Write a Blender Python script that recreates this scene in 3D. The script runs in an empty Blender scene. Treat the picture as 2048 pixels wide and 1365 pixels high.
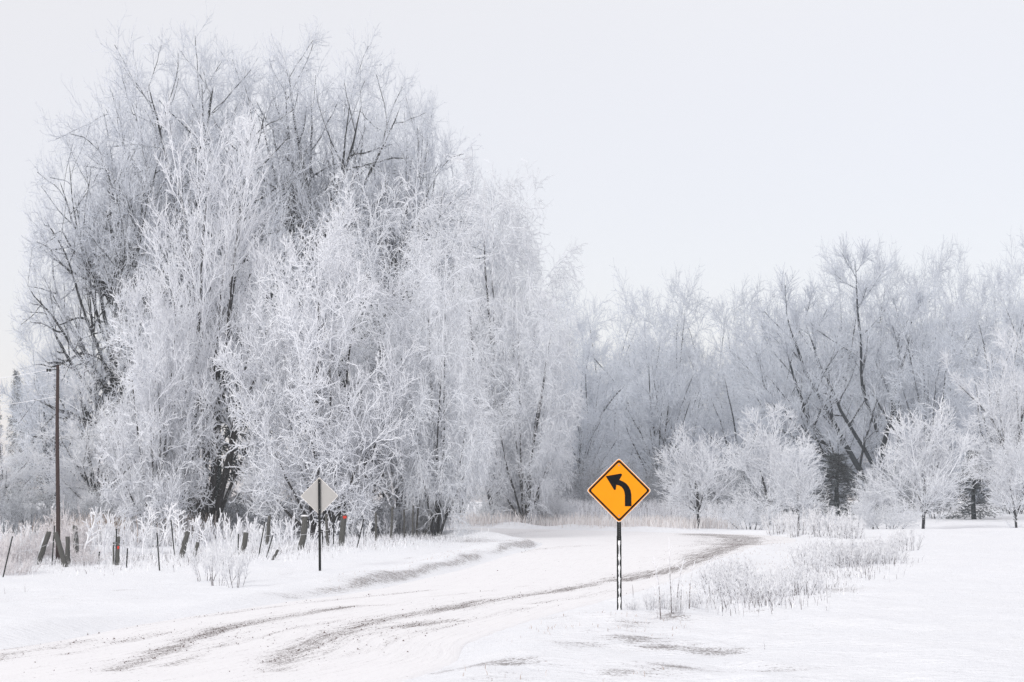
import bpy, math, random
import numpy as np

# ------------------------------------------------------------------ scene, camera, sky, sun, exposure
scene = bpy.context.scene
COL = scene.collection
rng = np.random.default_rng(7)
random.seed(7)

FPX = 70.0 / 36.0 * 2048.0          # focal length in pixels of the 2048 px wide photograph
CAM_Z = 1.87
PITCH = math.atan((1000.0 - 682.5) / FPX)

cam_data = bpy.data.cameras.new("camera")
cam_data.lens = 70.0
cam_data.sensor_width = 36.0
cam_data.clip_start = 0.1
cam_data.clip_end = 3000.0
cam_data.dof.use_dof = True
cam_data.dof.focus_distance = 42.0
cam_data.dof.aperture_fstop = 6.3
cam = bpy.data.objects.new("camera", cam_data)
cam.location = (0, 0, CAM_Z)
cam.rotation_euler = (math.radians(90) + PITCH, 0, 0)
COL.objects.link(cam)
scene.camera = cam

SUN_EL, SUN_AZ = math.radians(31), math.radians(212)     # azimuth from +Y, clockwise: behind the camera, a little left
world = bpy.data.worlds.new("World")
scene.world = world
world.use_nodes = True
wt = world.node_tree
wt.nodes.clear()
w_out = wt.nodes.new("ShaderNodeOutputWorld")
w_add = wt.nodes.new("ShaderNodeAddShader")
w_bg = wt.nodes.new("ShaderNodeBackground")
w_sky = wt.nodes.new("ShaderNodeTexSky")
w_sky.sky_type = 'NISHITA'
w_sky.sun_disc = False
w_sky.sun_elevation = SUN_EL
w_sky.sun_rotation = SUN_AZ
w_bg.inputs["Strength"].default_value = 0.05
wt.links.new(w_sky.outputs[0], w_bg.inputs["Color"])
# the high even cloud sheet in front of it
w_cl = wt.nodes.new("ShaderNodeBackground")
w_tc = wt.nodes.new("ShaderNodeTexCoord")
w_sep = wt.nodes.new("ShaderNodeSeparateXYZ")
w_ramp = wt.nodes.new("ShaderNodeValToRGB")
w_ramp.color_ramp.elements[0].position = 0.0
w_ramp.color_ramp.elements[0].color = (0.56, 0.505, 0.545, 1)
w_ramp.color_ramp.elements[1].position = 1.0
w_ramp.color_ramp.elements[1].color = (0.86, 0.81, 0.78, 1)
_e = w_ramp.color_ramp.elements.new(0.25)
_e.color = (0.71, 0.655, 0.615, 1)
w_noise = wt.nodes.new("ShaderNodeTexNoise")
w_noise.inputs["Scale"].default_value = 1.6
w_noise.inputs["Detail"].default_value = 3
w_map = wt.nodes.new("ShaderNodeMapRange")
w_map.inputs[1].default_value = 0.3
w_map.inputs[2].default_value = 0.7
w_map.inputs[3].default_value = 0.97
w_map.inputs[4].default_value = 1.03
wt.links.new(w_tc.outputs["Generated"], w_sep.inputs[0])
wt.links.new(w_sep.outputs["Z"], w_ramp.inputs[0])
wt.links.new(w_tc.outputs["Generated"], w_noise.inputs["Vector"])
wt.links.new(w_noise.outputs[0], w_map.inputs[0])
wt.links.new(w_ramp.outputs[0], w_cl.inputs["Color"])
wt.links.new(w_map.outputs[0], w_cl.inputs["Strength"])
wt.links.new(w_bg.outputs[0], w_add.inputs[0])
wt.links.new(w_cl.outputs[0], w_add.inputs[1])
wt.links.new(w_add.outputs[0], w_out.inputs["Surface"])

sun_data = bpy.data.lights.new("sun", 'SUN')
sun_data.energy = 1.5
sun_data.angle = math.radians(14)
sun_data.color = (1.0, 0.985, 0.965)
sun = bpy.data.objects.new("sun", sun_data)
sun.rotation_euler = (math.radians(90) - SUN_EL, 0, math.pi - SUN_AZ)
COL.objects.link(sun)

scene.view_settings.view_transform = 'Standard'
scene.view_settings.look = 'None'
scene.view_settings.exposure = 0.0
scene.view_settings.gamma = 1.0
scene.view_settings.use_curve_mapping = False
cy = scene.cycles
cy.max_bounces = 8
cy.diffuse_bounces = 4
cy.volume_bounces = 1
cy.use_denoising = True
cy.denoising_prefilter = 'NONE'
cy.use_adaptive_sampling = False
cy.sample_clamp_indirect = 4.0

# ------------------------------------------------------------------ photograph pixel -> place
def ray(px, py):
    cx, cz = (px - 1024.0) / FPX, (682.5 - py) / FPX
    cp, sp = math.cos(PITCH), math.sin(PITCH)
    return np.array([cx, cp - cz * sp, sp + cz * cp])

def pt(px, py, Y):
    d = ray(px, py)
    s = Y / d[1]
    return np.array([d[0] * s, Y, CAM_Z + d[2] * s])

# ------------------------------------------------------------------ small numpy noise
def make_noise(seed, n=256):
    lat = np.random.default_rng(seed).random((n, n))
    def f(x, y):
        x = np.asarray(x, float); y = np.asarray(y, float)
        xi, yi = np.floor(x).astype(int), np.floor(y).astype(int)
        fx, fy = x - xi, y - yi
        fx, fy = fx * fx * (3 - 2 * fx), fy * fy * (3 - 2 * fy)
        a, b = lat[xi % n, yi % n], lat[(xi + 1) % n, yi % n]
        c, d = lat[xi % n, (yi + 1) % n], lat[(xi + 1) % n, (yi + 1) % n]
        return (a * (1 - fx) + b * fx) * (1 - fy) + (c * (1 - fx) + d * fx) * fy
    return f
N1, N2, N3, N4 = make_noise(1), make_noise(2), make_noise(3), make_noise(4)
def fbm(x, y, o=4, f=N1):
    r, a = 0, 0.5
    for i in range(o):
        r = r + a * (f(x * 2 ** i + 13.7 * i, y * 2 ** i + 7.1 * i) - 0.5)
        a *= 0.5
    return r
def sstep(a, b, x):
    t = np.clip((x - a) / (b - a), 0, 1)
    return t * t * (3 - 2 * t)

# ------------------------------------------------------------------ materials
def new_mat(name):
    m = bpy.data.materials.new(name)
    m.use_nodes = True
    t = m.node_tree
    b = t.nodes["Principled BSDF"]
    b.inputs["Roughness"].default_value = 0.85
    b.inputs["Specular IOR Level"].default_value = 0.2
    return m, t, b
def node(t, kind, **kw):
    n = t.nodes.new(kind)
    for k, v in kw.items():
        if k in n.inputs.keys():
            n.inputs[k].default_value = v
        else:
            setattr(n, k, v)
    return n
def mixc(t, fac, a, b):
    m = t.nodes.new("ShaderNodeMix"); m.data_type = 'RGBA'
    for sock, v in ((m.inputs[0], fac), (m.inputs[6], a), (m.inputs[7], b)):
        if isinstance(v, (int, float)):
            sock.default_value = v
        elif isinstance(v, tuple):
            sock.default_value = (*v, 1) if len(v) == 3 else v
        else:
            t.links.new(v, sock)
    return m.outputs[2]
def mth(t, op, a, b=None, c=None):
    m = t.nodes.new("ShaderNodeMath"); m.operation = op
    for i, v in enumerate((a, b, c)):
        if v is None: continue
        if isinstance(v, (int, float)): m.inputs[i].default_value = v
        else: t.links.new(v, m.inputs[i])
    return m.outputs[0]
def rng_map(t, v, a, b, c=0.0, d=1.0):
    m = t.nodes.new("ShaderNodeMapRange")
    t.links.new(v, m.inputs[0])
    for i, x in enumerate((a, b, c, d)): m.inputs[i + 1].default_value = x
    return m.outputs[0]
def noise_tex(t, scale, detail=3, vec=None, rough=0.55):
    n = t.nodes.new("ShaderNodeTexNoise")
    n.inputs["Scale"].default_value = scale
    n.inputs["Detail"].default_value = detail
    n.inputs["Roughness"].default_value = rough
    if vec is not None: t.links.new(vec, n.inputs["Vector"])
    return n.outputs[0]
def obj_coord(t):
    return t.nodes.new("ShaderNodeTexCoord").outputs["Object"]
def attr(t, name):
    n = t.nodes.new("ShaderNodeAttribute"); n.attribute_name = name
    return n.outputs["Fac"]
def bump(t, b, h, strength, dist):
    n = t.nodes.new("ShaderNodeBump")
    n.inputs["Strength"].default_value = strength
    n.inputs["Distance"].default_value = dist
    t.links.new(h, n.inputs["Height"])
    t.links.new(n.outputs[0], b.inputs["Normal"])

def frost_mat(name, bark, frost, lo, hi, nscale=3.0):
    """bark that goes over into rime: vertex attribute 'frost' plus blotchy noise"""
    m, t, b = new_mat(name)
    co = obj_coord(t)
    a = attr(t, "frost")
    n = noise_tex(t, nscale, 4, co, 0.7)
    n2 = noise_tex(t, nscale * 7, 2, co)
    s = mth(t, 'ADD', a, mth(t, 'MULTIPLY', mth(t, 'SUBTRACT', n, 0.5), 1.5))
    s = mth(t, 'ADD', s, mth(t, 'MULTIPLY', mth(t, 'SUBTRACT', n2, 0.5), 0.5))
    f = rng_map(t, s, lo, hi)
    dark = mixc(t, n2, tuple(c * 0.6 for c in bark), tuple(c * 1.5 for c in bark))
    t.links.new(mixc(t, f, dark, frost), b.inputs["Base Color"])
    b.inputs["Roughness"].default_value = 0.9
    b.inputs["Specular IOR Level"].default_value = 0.05
    return m

FROST = (0.84, 0.86, 0.905)
M = {}
M['cotton'] = frost_mat("rime_on_grey_bark", (0.032, 0.035, 0.038), (0.72, 0.755, 0.82), 0.26, 0.76)
M['rime'] = frost_mat("thick_white_rime", (0.045, 0.044, 0.045), FROST, 0.15, 0.6)
M['rime_warm'] = frost_mat("rime_on_pale_twigs", (0.04, 0.042, 0.046), (0.83, 0.855, 0.90), 0.2, 0.6)
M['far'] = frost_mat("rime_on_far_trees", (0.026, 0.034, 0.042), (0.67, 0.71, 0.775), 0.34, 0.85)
M['small'] = frost_mat("rime_on_young_trees", (0.04, 0.042, 0.046), (0.84, 0.86, 0.90), 0.15, 0.6, 6.0)
M['shade'] = frost_mat('thin_rime_stems_shade_toned', (0.026, 0.03, 0.034), (0.66, 0.69, 0.74), 0.60, 1.15, 5.0)  # less rime and darker tones put shade into shrubs at the trees' feet
M['weed'] = frost_mat("rime_on_weeds", (0.10, 0.085, 0.09), (0.87, 0.88, 0.91), 0.32, 0.75, 12.0)
M['stalk'] = frost_mat('rime_on_thin_stalks', (0.12, 0.10, 0.10), (0.85, 0.86, 0.89), 0.15, 0.6, 14.0)
M['redtwig'] = frost_mat("rime_on_reddish_twigs", (0.20, 0.15, 0.135), (0.86, 0.835, 0.85), 0.05, 0.7, 9.0)
M['conifer'] = frost_mat("rime_on_dark_needles", (0.012, 0.02, 0.02), (0.45, 0.48, 0.52), 0.75, 1.5, 4.0)
M['farcon'] = frost_mat("rime_on_far_needles", (0.018, 0.028, 0.032), (0.45, 0.49, 0.53), 0.65, 1.4, 2.5)
M['drygrass'] = frost_mat("frosted_dry_grass", (0.34, 0.26, 0.21), (0.84, 0.82, 0.82), 0.0, 0.8, 3.0)

# ------------------------------------------------------------------ mesh helpers
def mesh_np(name, V, Q, mat, frost=None, smooth=True, T=None):
    V = np.asarray(V, np.float32).reshape(-1, 3)
    me = bpy.data.meshes.new(name)
    me.vertices.add(len(V)); me.vertices.foreach_set("co", V.ravel())
    Q = np.asarray(Q, np.int32).reshape(-1, 4) if Q is not None and len(Q) else np.zeros((0, 4), np.int32)
    T = np.asarray(T, np.int32).reshape(-1, 3) if T is not None and len(T) else np.zeros((0, 3), np.int32)
    nl = Q.size + T.size
    me.loops.add(nl)
    me.loops.foreach_set("vertex_index", np.concatenate([Q.ravel(), T.ravel()]))
    st = np.concatenate([np.arange(len(Q)) * 4, Q.size + np.arange(len(T)) * 3]).astype(np.int32)
    me.polygons.add(len(st))
    me.polygons.foreach_set("loop_start", st)
    if not smooth:
        me.polygons.foreach_set("use_smooth", np.zeros(len(st), bool))
    if frost is not None:
        a = me.attributes.new("frost", 'FLOAT', 'POINT')
        a.data.foreach_set("value", np.asarray(frost, np.float32).ravel())
    me.update(calc_edges=True)
    if mat: me.materials.append(mat)
    return me
def link(name, data, parent=None, loc=None, rot=None):
    o = bpy.data.objects.new(name, data)
    COL.objects.link(o)
    if parent is not None: o.parent = parent
    if loc is not None: o.location = loc
    if rot is not None: o.rotation_euler = rot
    return o
def tag(o, label, cat, group=None):
    o["label"] = label; o["category"] = cat
    if group: o["group"] = group
    return o
def struct(o): o["kind"] = "structure"; return o
def stuff(o, label, cat):
    o["kind"] = "stuff"
    if label: o["label"] = label; o["category"] = cat
    return o
def norm(v): return v / np.maximum(np.linalg.norm(v, axis=-1, keepdims=True), 1e-9)

def tubes(P, R, s):
    """P (n,k,3) R (n,k) -> verts, quads"""
    n, k = R.shape
    T = np.empty_like(P)
    T[:, 1:-1] = P[:, 2:] - P[:, :-2]; T[:, 0] = P[:, 1] - P[:, 0]; T[:, -1] = P[:, -1] - P[:, -2]
    T = norm(T)
    mean = norm(P[:, -1] - P[:, 0])
    ref = np.where(np.abs(mean[:, 2:3]) > 0.8, np.array([[1.0, 0, 0]]), np.array([[0, 0, 1.0]]))
    U = norm(np.cross(T, ref[:, None, :])); W = np.cross(T, U)
    a = np.arange(s) / s * 2 * math.pi
    V = P[:, :, None, :] + R[:, :, None, None] * (np.cos(a)[None, None, :, None] * U[:, :, None, :] + np.sin(a)[None, None, :, None] * W[:, :, None, :])
    base = (np.arange(n) * k * s)[:, None, None] + (np.arange(k - 1) * s)[None, :, None]
    i = np.arange(s)[None, None, :]; j = (np.arange(s)[None, None, :] + 1) % s
    Q = np.stack([base + i, base + j, base + s + j, base + s + i], -1)
    return V.reshape(-1, 3), Q.reshape(-1, 4)

def walk(base, d, L, k, wig, trop, r):
    n = len(base)
    P = np.empty((n, k, 3)); P[:, 0] = base
    d = d.copy()
    for j in range(1, k):
        P[:, j] = P[:, j - 1] + d * (L / (k - 1))[:, None]
        d = d + r.normal(0, wig, (n, 3)); d[:, 2] += trop
        d = norm(d)
    return P

def env_clip(base, d, L, env, r):
    if env is None: return L
    c, rad = np.array(env[0], float), np.array(env[1], float)
    o = (base - c) / rad; v = d / rad
    A = (v * v).sum(1); B = (o * v).sum(1); C = (o * o).sum(1) - 1
    disc = np.maximum(B * B - A * C, 0)
    hit = np.maximum((-B + np.sqrt(disc)) / A, 0.0)
    hit = np.where(C > 0, 0.45 * L, hit)
    return np.minimum(L, hit * r.uniform(0.82, 1.08, len(L)))

def branch(P, R, spec, r):
    m, K = R.shape
    n = spec['n']
    idx = np.repeat(np.arange(m), n); q = np.tile(np.arange(n), m)
    t0, t1 = spec['t']
    t = t0 + (t1 - t0) * (q + r.random(m * n)) / n
    x = t * (K - 1); i = np.minimum(x.astype(int), K - 2); f = (x - i)[:, None]
    base = P[idx, i] * (1 - f) + P[idx, i + 1] * f
    tan = norm(P[idx, i + 1] - P[idx, i])
    rb = R[idx, i] * (1 - f[:, 0]) + R[idx, i + 1] * f[:, 0]
    plen = np.linalg.norm(np.diff(P, axis=1), axis=2).sum(1)[idx]
    ref = np.where(np.abs(tan[:, 2:3]) > 0.9, np.array([[1.0, 0, 0]]), np.array([[0, 0, 1.0]]))
    U = norm(np.cross(tan, ref)); W = np.cross(tan, U)
    az = q * 2.39996 + r.uniform(0, 6.28, m)[idx] + r.normal(0, 0.5, m * n)
    ang = np.radians(r.normal(spec['ang'][0], spec['ang'][1], m * n))
    d = np.cos(ang)[:, None] * tan + np.sin(ang)[:, None] * (np.cos(az)[:, None] * U + np.sin(az)[:, None] * W)
    d[:, 2] += spec.get('up', 0.0)
    d = norm(d)
    if 'len' in spec:
        L = r.uniform(spec['len'][0], spec['len'][1], m * n)
    else:
        L = plen * spec['ratio'] * (1 - spec.get('taper', 0.5) * t) * r.uniform(0.65, 1.25, m * n)
    L = env_clip(base, d, L, spec.get('env'), r)
    L = np.maximum(L, 0.04)
    k = spec['k']
    Pn = walk(base, d, L, k, spec.get('wig', 0.15), spec.get('trop', 0.0), r)
    r0 = np.minimum(rb * spec.get('rf', 0.6), spec.get('rmax', 9.0))
    r0 = np.maximum(r0, spec['rtip'])
    lam = np.linspace(0, 1, k)[None, :]
    Rn = r0[:, None] * (1 - lam) + spec['rtip'] * lam
    keep = r.random(m * n) < spec.get('keep', 1.0)
    return Pn[keep], Rn[keep]

def frost_of(R, lo, hi):
    return np.clip((np.log(hi) - np.log(R)) / (np.log(hi) - np.log(lo)), 0, 1)

def build_tree(name, stems, levels, mat, n_wood, seed, sides=(7, 5, 4, 3, 3), frost_rng=(0.02, 0.09)):
    """stems: (P list of polylines, radii).  returns dict with trunk mesh, crown mesh, bounds"""
    r = np.random.default_rng(seed)
    P = np.array(stems[0], float); R = np.array(stems[1], float)
    lv = [(P, R)]
    for sp in levels:
        src = lv[sp.get('from', len(lv) - 1)]
        lv.append(branch(src[0], src[1], sp, r))
    def join(ls, off):
        Vs, Qs, Fs, c = [], [], [], 0
        for q, (p, rr) in enumerate(ls):
            s = sides[min(q + off, len(sides) - 1)]
            v, qd = tubes(p, rr, s)
            Vs.append(v); Qs.append(qd + c); c += len(v)
            Fs.append(np.repeat(frost_of(rr, *frost_rng).ravel(), s))
        return np.concatenate(Vs), np.concatenate(Qs), np.concatenate(Fs)
    v, qd, f = join(lv[:n_wood], 0)
    trunk = mesh_np(name + "_trunk", v, qd, mat, f)
    v2, q2, f2 = join(lv[n_wood:], n_wood)
    crown = mesh_np(name + "_crown", v2, q2, mat, f2)
    x0, x1 = np.percentile(v2[:, 0], [0.3, 99.7]); y0, y1 = np.percentile(v2[:, 1], [0.3, 99.7])
    return dict(trunk=trunk, crown=crown, h=float(np.percentile(v2[:, 2], 99.95)), w=float(0.5 * (x1 - x0 + y1 - y0)),
                cx=float((x0 + x1) / 2), cy=float((y0 + y1) / 2), tris=2 * (len(qd) + len(q2)))

def stem_lines(specs, k, seed, wig=0.06, trop=0.02, rtip=0.03):
    """specs: (bx, by, bz, lean_az_deg, lean_deg, length, radius)"""
    r = np.random.default_rng(seed)
    base = np.array([[s[0], s[1], s[2]] for s in specs], float)
    az = np.radians([s[3] for s in specs]); ln = np.radians([s[4] for s in specs])
    d = np.stack([np.sin(ln) * np.sin(az), np.sin(ln) * np.cos(az), np.cos(ln)], 1)
    L = np.array([s[5] for s in specs], float)
    P = walk(base, d, L, k, wig, trop, r)
    lam = np.linspace(0, 1, k)
    R = np.array([s[6] for s in specs])[:, None] * (1 - lam)[None, :] ** 0.8 + rtip * lam[None, :]
    return P, R

# ------------------------------------------------------------------ terrain heights (thin plate through measured points)
CP = [(0, 1340, 21.9), (870, 1340, 21.9), (1240, 1222, 33.5), (2048, 1365, 20.4), (2048, 1222, 34), (2048, 1105, 60), (1750, 1105, 60),
      (1720, 1056, 88), (2048, 1055, 88), (1720, 1066, 98), (2048, 1066, 98), (1400, 1060, 100), (1250, 1052, 108),
      (1700, 1012, 150), (2048, 1012, 150), (1100, 1016, 150), (600, 1016, 150), (0, 1012, 150), (300, 1012, 150),
      (638, 1142, 57.7), (318, 1142, 63), (20, 1156, 61), (430, 1174, 47), (600, 1100, 69), (700, 1090, 72), (600, 1068, 82), (200, 1078, 84), (0, 1078, 84),
      (850, 1072, 80), (1060, 1098, 72), (1000, 1070, 90), (1500, 1080, 84), (1300, 1062, 95), (1000, 1057, 99), (1390, 1130, 56), (1600, 1062, 92),
      (0, 1292, 25.5), (0, 1205, 40), (300, 1205, 40), (590, 1200, 37), (1500, 1214, 34.5), (1700, 1152, 47), (800, 1052, 105), (400, 1055, 105)]
CPX = np.array([pt(*c) for c in CP])
def tps(r2): return 0.5 * r2 * np.log(np.maximum(r2, 1e-9))
_n = len(CPX)
_D = ((CPX[:, None, :2] - CPX[None, :, :2]) ** 2).sum(2)
_A = np.zeros((_n + 3, _n + 3))
_A[:_n, :_n] = tps(_D) + np.eye(_n) * 40.0
_A[:_n, _n] = 1; _A[:_n, _n + 1:] = CPX[:, :2]; _A[_n, :_n] = 1; _A[_n + 1:, :_n] = CPX[:, :2].T
_W = np.linalg.solve(_A, np.concatenate([CPX[:, 2], np.zeros(3)]))

def base_h(x, y):
    x = np.asarray(x, float); y = np.asarray(y, float)
    sh = x.shape
    xc = np.clip(x.ravel(), -44, 46); yc = np.clip(y.ravel(), 14, 150)
    z = _W[_n] + _W[_n + 1] * xc + _W[_n + 2] * yc
    for i in range(_n):
        z = z + _W[i] * tps((xc - CPX[i, 0]) ** 2 + (yc - CPX[i, 1]) ** 2)
    return z.reshape(sh)
def spline(pts, m):
    p = np.array(pts, float)
    p = np.vstack([2 * p[0] - p[1], p, 2 * p[-1] - p[-2]])
    out = []
    for i in range(1, len(p) - 2):
        t = np.linspace(0, 1, m, endpoint=False)[:, None]
        a, b, c, d = p[i - 1], p[i], p[i + 1], p[i + 2]
        out.append(0.5 * ((2 * b) + (-a + c) * t + (2 * a - 5 * b + 4 * c - d) * t ** 2 + (-a + 3 * b - 3 * c + d) * t ** 3))
    out.append(p[-2][None])
    return np.concatenate(out)
def on_base(px, py):
    d = ray(px, py); Y = np.arange(15.0, 160.0, 0.05)
    X = d[0] / d[1] * Y; hit = np.nonzero(CAM_Z + d[2] / d[1] * Y <= base_h(X, Y))[0]
    i = hit[0] if len(hit) else len(Y) - 1
    return (float(X[i]), float(Y[i]))
_l = [on_base(*q) for q in ((0, 1297), (300, 1245), (590, 1202), (740, 1180), (870, 1152), (1000, 1115), (1072, 1095))]
_r = [on_base(*q) for q in ((865, 1345), (945, 1285), (1085, 1235), (1235, 1196), (1340, 1163), (1430, 1122), (1520, 1096))]
tx, ty = _l[-1]; rx_, ry_ = _r[-1]
ROAD_L = [(-13.5, 0), (-10.0, 13)] + _l + [(tx + 0.1, ty + 4.5), (tx - 1.6, ty + 8), (-4.5, max(ty + 10, 84)), (-10, 88), (-24, 94), (-60, 104)]
ROAD_R = [(-7.0, 0), (-3.4, 13)] + _r + [(rx_ + 2.4, ry_ + 8), (rx_ + 2.8, ry_ + 16), (rx_ - 1.0, ry_ + 23), (0.0, 99), (-20, 103.5), (-60, 112)]
SEG = 46
RL, RR = spline(ROAD_L, SEG), spline(ROAD_R, SEG)
_poly = np.vstack([spline(ROAD_L, 6), spline(ROAD_R, 6)[::-1]])
def road_sd(x, y):
    """signed distance to the road outline, negative on the road"""
    x = np.asarray(x, float); y = np.asarray(y, float)
    a = _poly; b = np.roll(_poly, -1, 0)
    best = np.full(x.shape, 1e9); inside = np.zeros(x.shape, bool)
    for (ax, ay), (bx, by) in zip(a, b):
        dx, dy = bx - ax, by - ay
        L2 = dx * dx + dy * dy + 1e-12
        t = np.clip(((x - ax) * dx + (y - ay) * dy) / L2, 0, 1)
        best = np.minimum(best, (x - ax - t * dx) ** 2 + (y - ay - t * dy) ** 2)
        cond = (ay > y) != (by > y)
        with np.errstate(divide='ignore', invalid='ignore'):
            inside ^= cond & (x < (bx - ax) * (y - ay) / (by - ay) + ax)
    d = np.sqrt(best)
    return np.where(inside, -d, d)
def ground_h(x, y, sd=None):
    x = np.asarray(x, float); y = np.asarray(y, float)
    if sd is None: sd = road_sd(x, y)
    z = base_h(x, y)
    # ploughed bank along the road, drifts, ripples
    lump = (0.35 + 1.3 * N2(x * 0.55 + 3, y * 0.35)) * (1 + 0.25 * sstep(38, 50, y) * (x < 3.0))
    z = z + (0.15 + 0.03 * np.clip((y - 40) / 30, 0, 1)) * lump * sstep(0.0, 0.75, sd) * (1 - sstep(0.8, 3.2, sd))
    off = sstep(0.1, 1.2, sd)
    z = z + off * (0.34 * fbm(x * 0.16, y * 0.12, 3, N3) + 0.13 * fbm(x * 0.9 + 0.4 * y, y * 0.35 - 0.1 * x, 4, N4))
    z = z + 0.06 * np.exp(-((x - 1.83) ** 2 + (y - 33.6) ** 2) / 0.08) + 0.06 * np.exp(-((x + 5.57) ** 2 + (y - 57.9) ** 2) / 0.12)
    near = sstep(0.4, 1.2, sd) * (1 - sstep(3.5, 9, sd)) * (1 - sstep(36, 60, y)) * (x > -4)
    z = z + near * (0.16 * fbm(x * 1.5 + 0.3 * y, y * 0.8, 4, N2) + 0.05 * fbm(x * 4, y * 3, 2, N3))
    z = z - 0.10 * (1 - sstep(-0.35, 0.02, sd))
    return z
def gz(x, y): return float(ground_h(np.array([x]), np.array([y]))[0])
def on_ground(px, py, y0=15.0, y1=160.0):
    d = ray(px, py)
    Y = np.arange(y0, y1, 0.1)
    X = d[0] / d[1] * Y; Z = CAM_Z + d[2] / d[1] * Y
    g = ground_h(X, Y)
    hit = np.nonzero(Z <= g)[0]
    i = hit[0] if len(hit) else len(Y) - 1
    return np.array([X[i], Y[i], g[i]])

# snow material
def snow_mat(name, dirty, streak=False):
    m, t, b = new_mat(name)
    co = obj_coord(t)
    n_big = noise_tex(t, 0.7, 4, co)
    mp = node(t, "ShaderNodeMapping"); mp.inputs["Scale"].default_value = (1.0, 2.6, 1.0); mp.inputs["Rotation"].default_value = (0, 0, 0.12)
    if streak:
        cb = t.nodes.new("ShaderNodeCombineXYZ"); t.links.new(attr(t, "across"), cb.inputs[0]); t.links.new(attr(t, "along"), cb.inputs[1])
        t.links.new(cb.outputs[0], mp.inputs[0]); mp.inputs["Scale"].default_value = (4.0, 0.22, 1.0); mp.inputs["Rotation"].default_value = (0, 0, 0)
    else:
        t.links.new(co, mp.inputs[0])
    n_mid = noise_tex(t, 2.2 if streak else 3.0, 5, mp.outputs[0], 0.65)
    n_fine = noise_tex(t, 26, 4, co, 0.65)
    snow = mixc(t, n_big, (0.84, 0.84, 0.86), (0.89, 0.89, 0.905)) if streak else mixc(t, n_big, (0.855, 0.88, 0.925), (0.90, 0.915, 0.945))
    d = attr(t, "dirt")
    g = mth(t, 'ADD', mth(t, 'MULTIPLY', mth(t, 'SUBTRACT', n_mid, 0.5), 1.9), mth(t, 'MULTIPLY', mth(t, 'SUBTRACT', n_fine, 0.5), 3.0))
    s = mth(t, 'SUBTRACT', mth(t, 'ADD', d, g), 0.62)
    f = rng_map(t, s, 0.0, 0.34)
    f2 = rng_map(t, s, -0.45, 0.1)
    col = mixc(t, mth(t, 'MULTIPLY', f2, 0.16), snow, (0.42, 0.38, 0.38))
    grit = mixc(t, n_fine, (0.25, 0.215, 0.21), (0.07, 0.058, 0.056))
    col = mixc(t, mth(t, 'MULTIPLY', f, dirty), col, grit)
    t.links.new(col, b.inputs["Base Color"])
    b.inputs["Roughness"].default_value = 0.75
    h = mth(t, 'ADD', mth(t, 'MULTIPLY', n_mid, 1.0), mth(t, 'MULTIPLY', n_fine, 0.12))
    bump(t, b, h, 0.6, 0.045 if streak else 0.15)
    return m
M['snow'] = snow_mat("wind_packed_snow", 0.75)
M['road'] = snow_mat("driven_snow_with_grit", 0.85, True)

def add_attr(me, name, val):
    a = me.attributes.new(name, 'FLOAT', 'POINT')
    a.data.foreach_set("value", np.asarray(val, np.float32).ravel())
def grid_faces(nr, nc):
    i = np.arange(nr - 1)[:, None] * nc + np.arange(nc - 1)[None, :]
    return np.stack([i, i + 1, i + nc + 1, i + nc], -1).reshape(-1, 4)

ys = [-60, -30, -10, 0, 5, 9, 12]
y = 14.0
while y < 165:
    ys.append(y); y += 0.09 + 0.0042 * (y - 12)
ys += [175, 190, 210, 240, 280, 340, 420, 520]
xf = np.concatenate([np.arange(-14, 14.01, 0.17), ])
xo = []
x = 14.0
while x < 50: x += 0.2 + 0.03 * (x - 14); xo.append(x)
xo += [60, 75, 95, 120, 160, 220, 300, 400]
xs = np.concatenate([-np.array(xo)[::-1], xf, xo]); ys = np.array(ys, float)
GX, GY = np.meshgrid(xs, ys)
SD = road_sd(GX, GY)
GZ = ground_h(GX, GY, SD)
# grit and dead grass that show through the snow: along the banks and wind-scoured verge; bank slope and lump shade painted in too
def line_dist(x, y, px):
    p = np.array([on_ground(*q)[:2] for q in px]); best = np.full(np.shape(x), 1e9)
    for a, b in zip(p[:-1], p[1:]):
        d = b - a; t = np.clip(((x - a[0]) * d[0] + (y - a[1]) * d[1]) / (d @ d), 0, 1)
        best = np.minimum(best, (x - a[0] - t * d[0]) ** 2 + (y - a[1] - t * d[1]) ** 2)
    return np.sqrt(best)
def smear(x, y, px, w, s, patch=0.0, seed=0):
    d = line_dist(x, y, px) + 0.6 * w * (N3(x * 1.3 + seed, y * 0.7) - 0.5)
    g = s * np.exp(-(d / w) ** 2)
    return g * (1 - patch + patch * sstep(0.35, 0.6, N2(x * 0.9 + 7 * seed, y * 0.35)))
def blot(x, y, px, py, rx, ry, s):
    c = on_ground(px, py); return s * np.exp(-(((x - c[0]) / rx) ** 2 + ((y - c[1]) / ry) ** 2))
off_road = sstep(-0.1, 0.15, SD)
dirt = 0.95 * np.exp(-((SD - 0.42 - 0.25 * (N1(GX * 1.1, GY * 0.6) - 0.5)) / 0.22) ** 2) * sstep(36, 45, GY) * (1 - sstep(74, 78, GY)) * (GX < 3) * (0.35 + 0.65 * sstep(0.35, 0.6, N2(GX * 0.5, GY * 0.22)))
dirt += smear(GX, GY, [(580, 1197), (690, 1180)], 0.6, 0.55, 0.3, 2)
dirt += smear(GX, GY, [(850, 1077), (930, 1084), (1066, 1095)], 1.3, 0.8, 0.3, 3) * (SD > 0)
dirt += smear(GX, GY, [(770, 1162), (800, 1152), (830, 1155)], 0.5, 0.45, 0.3, 4)
dirt += smear(GX, GY, [(870, 1350), (905, 1310), (960, 1272), (1062, 1236)], 0.35, 0.5, 0.5, 5)  # right bank: slope shading painted in, with a few dark bits
dirt += smear(GX, GY, [(880, 1345), (960, 1330), (1040, 1322)], 0.3, 0.5, 0.6, 6)
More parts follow.
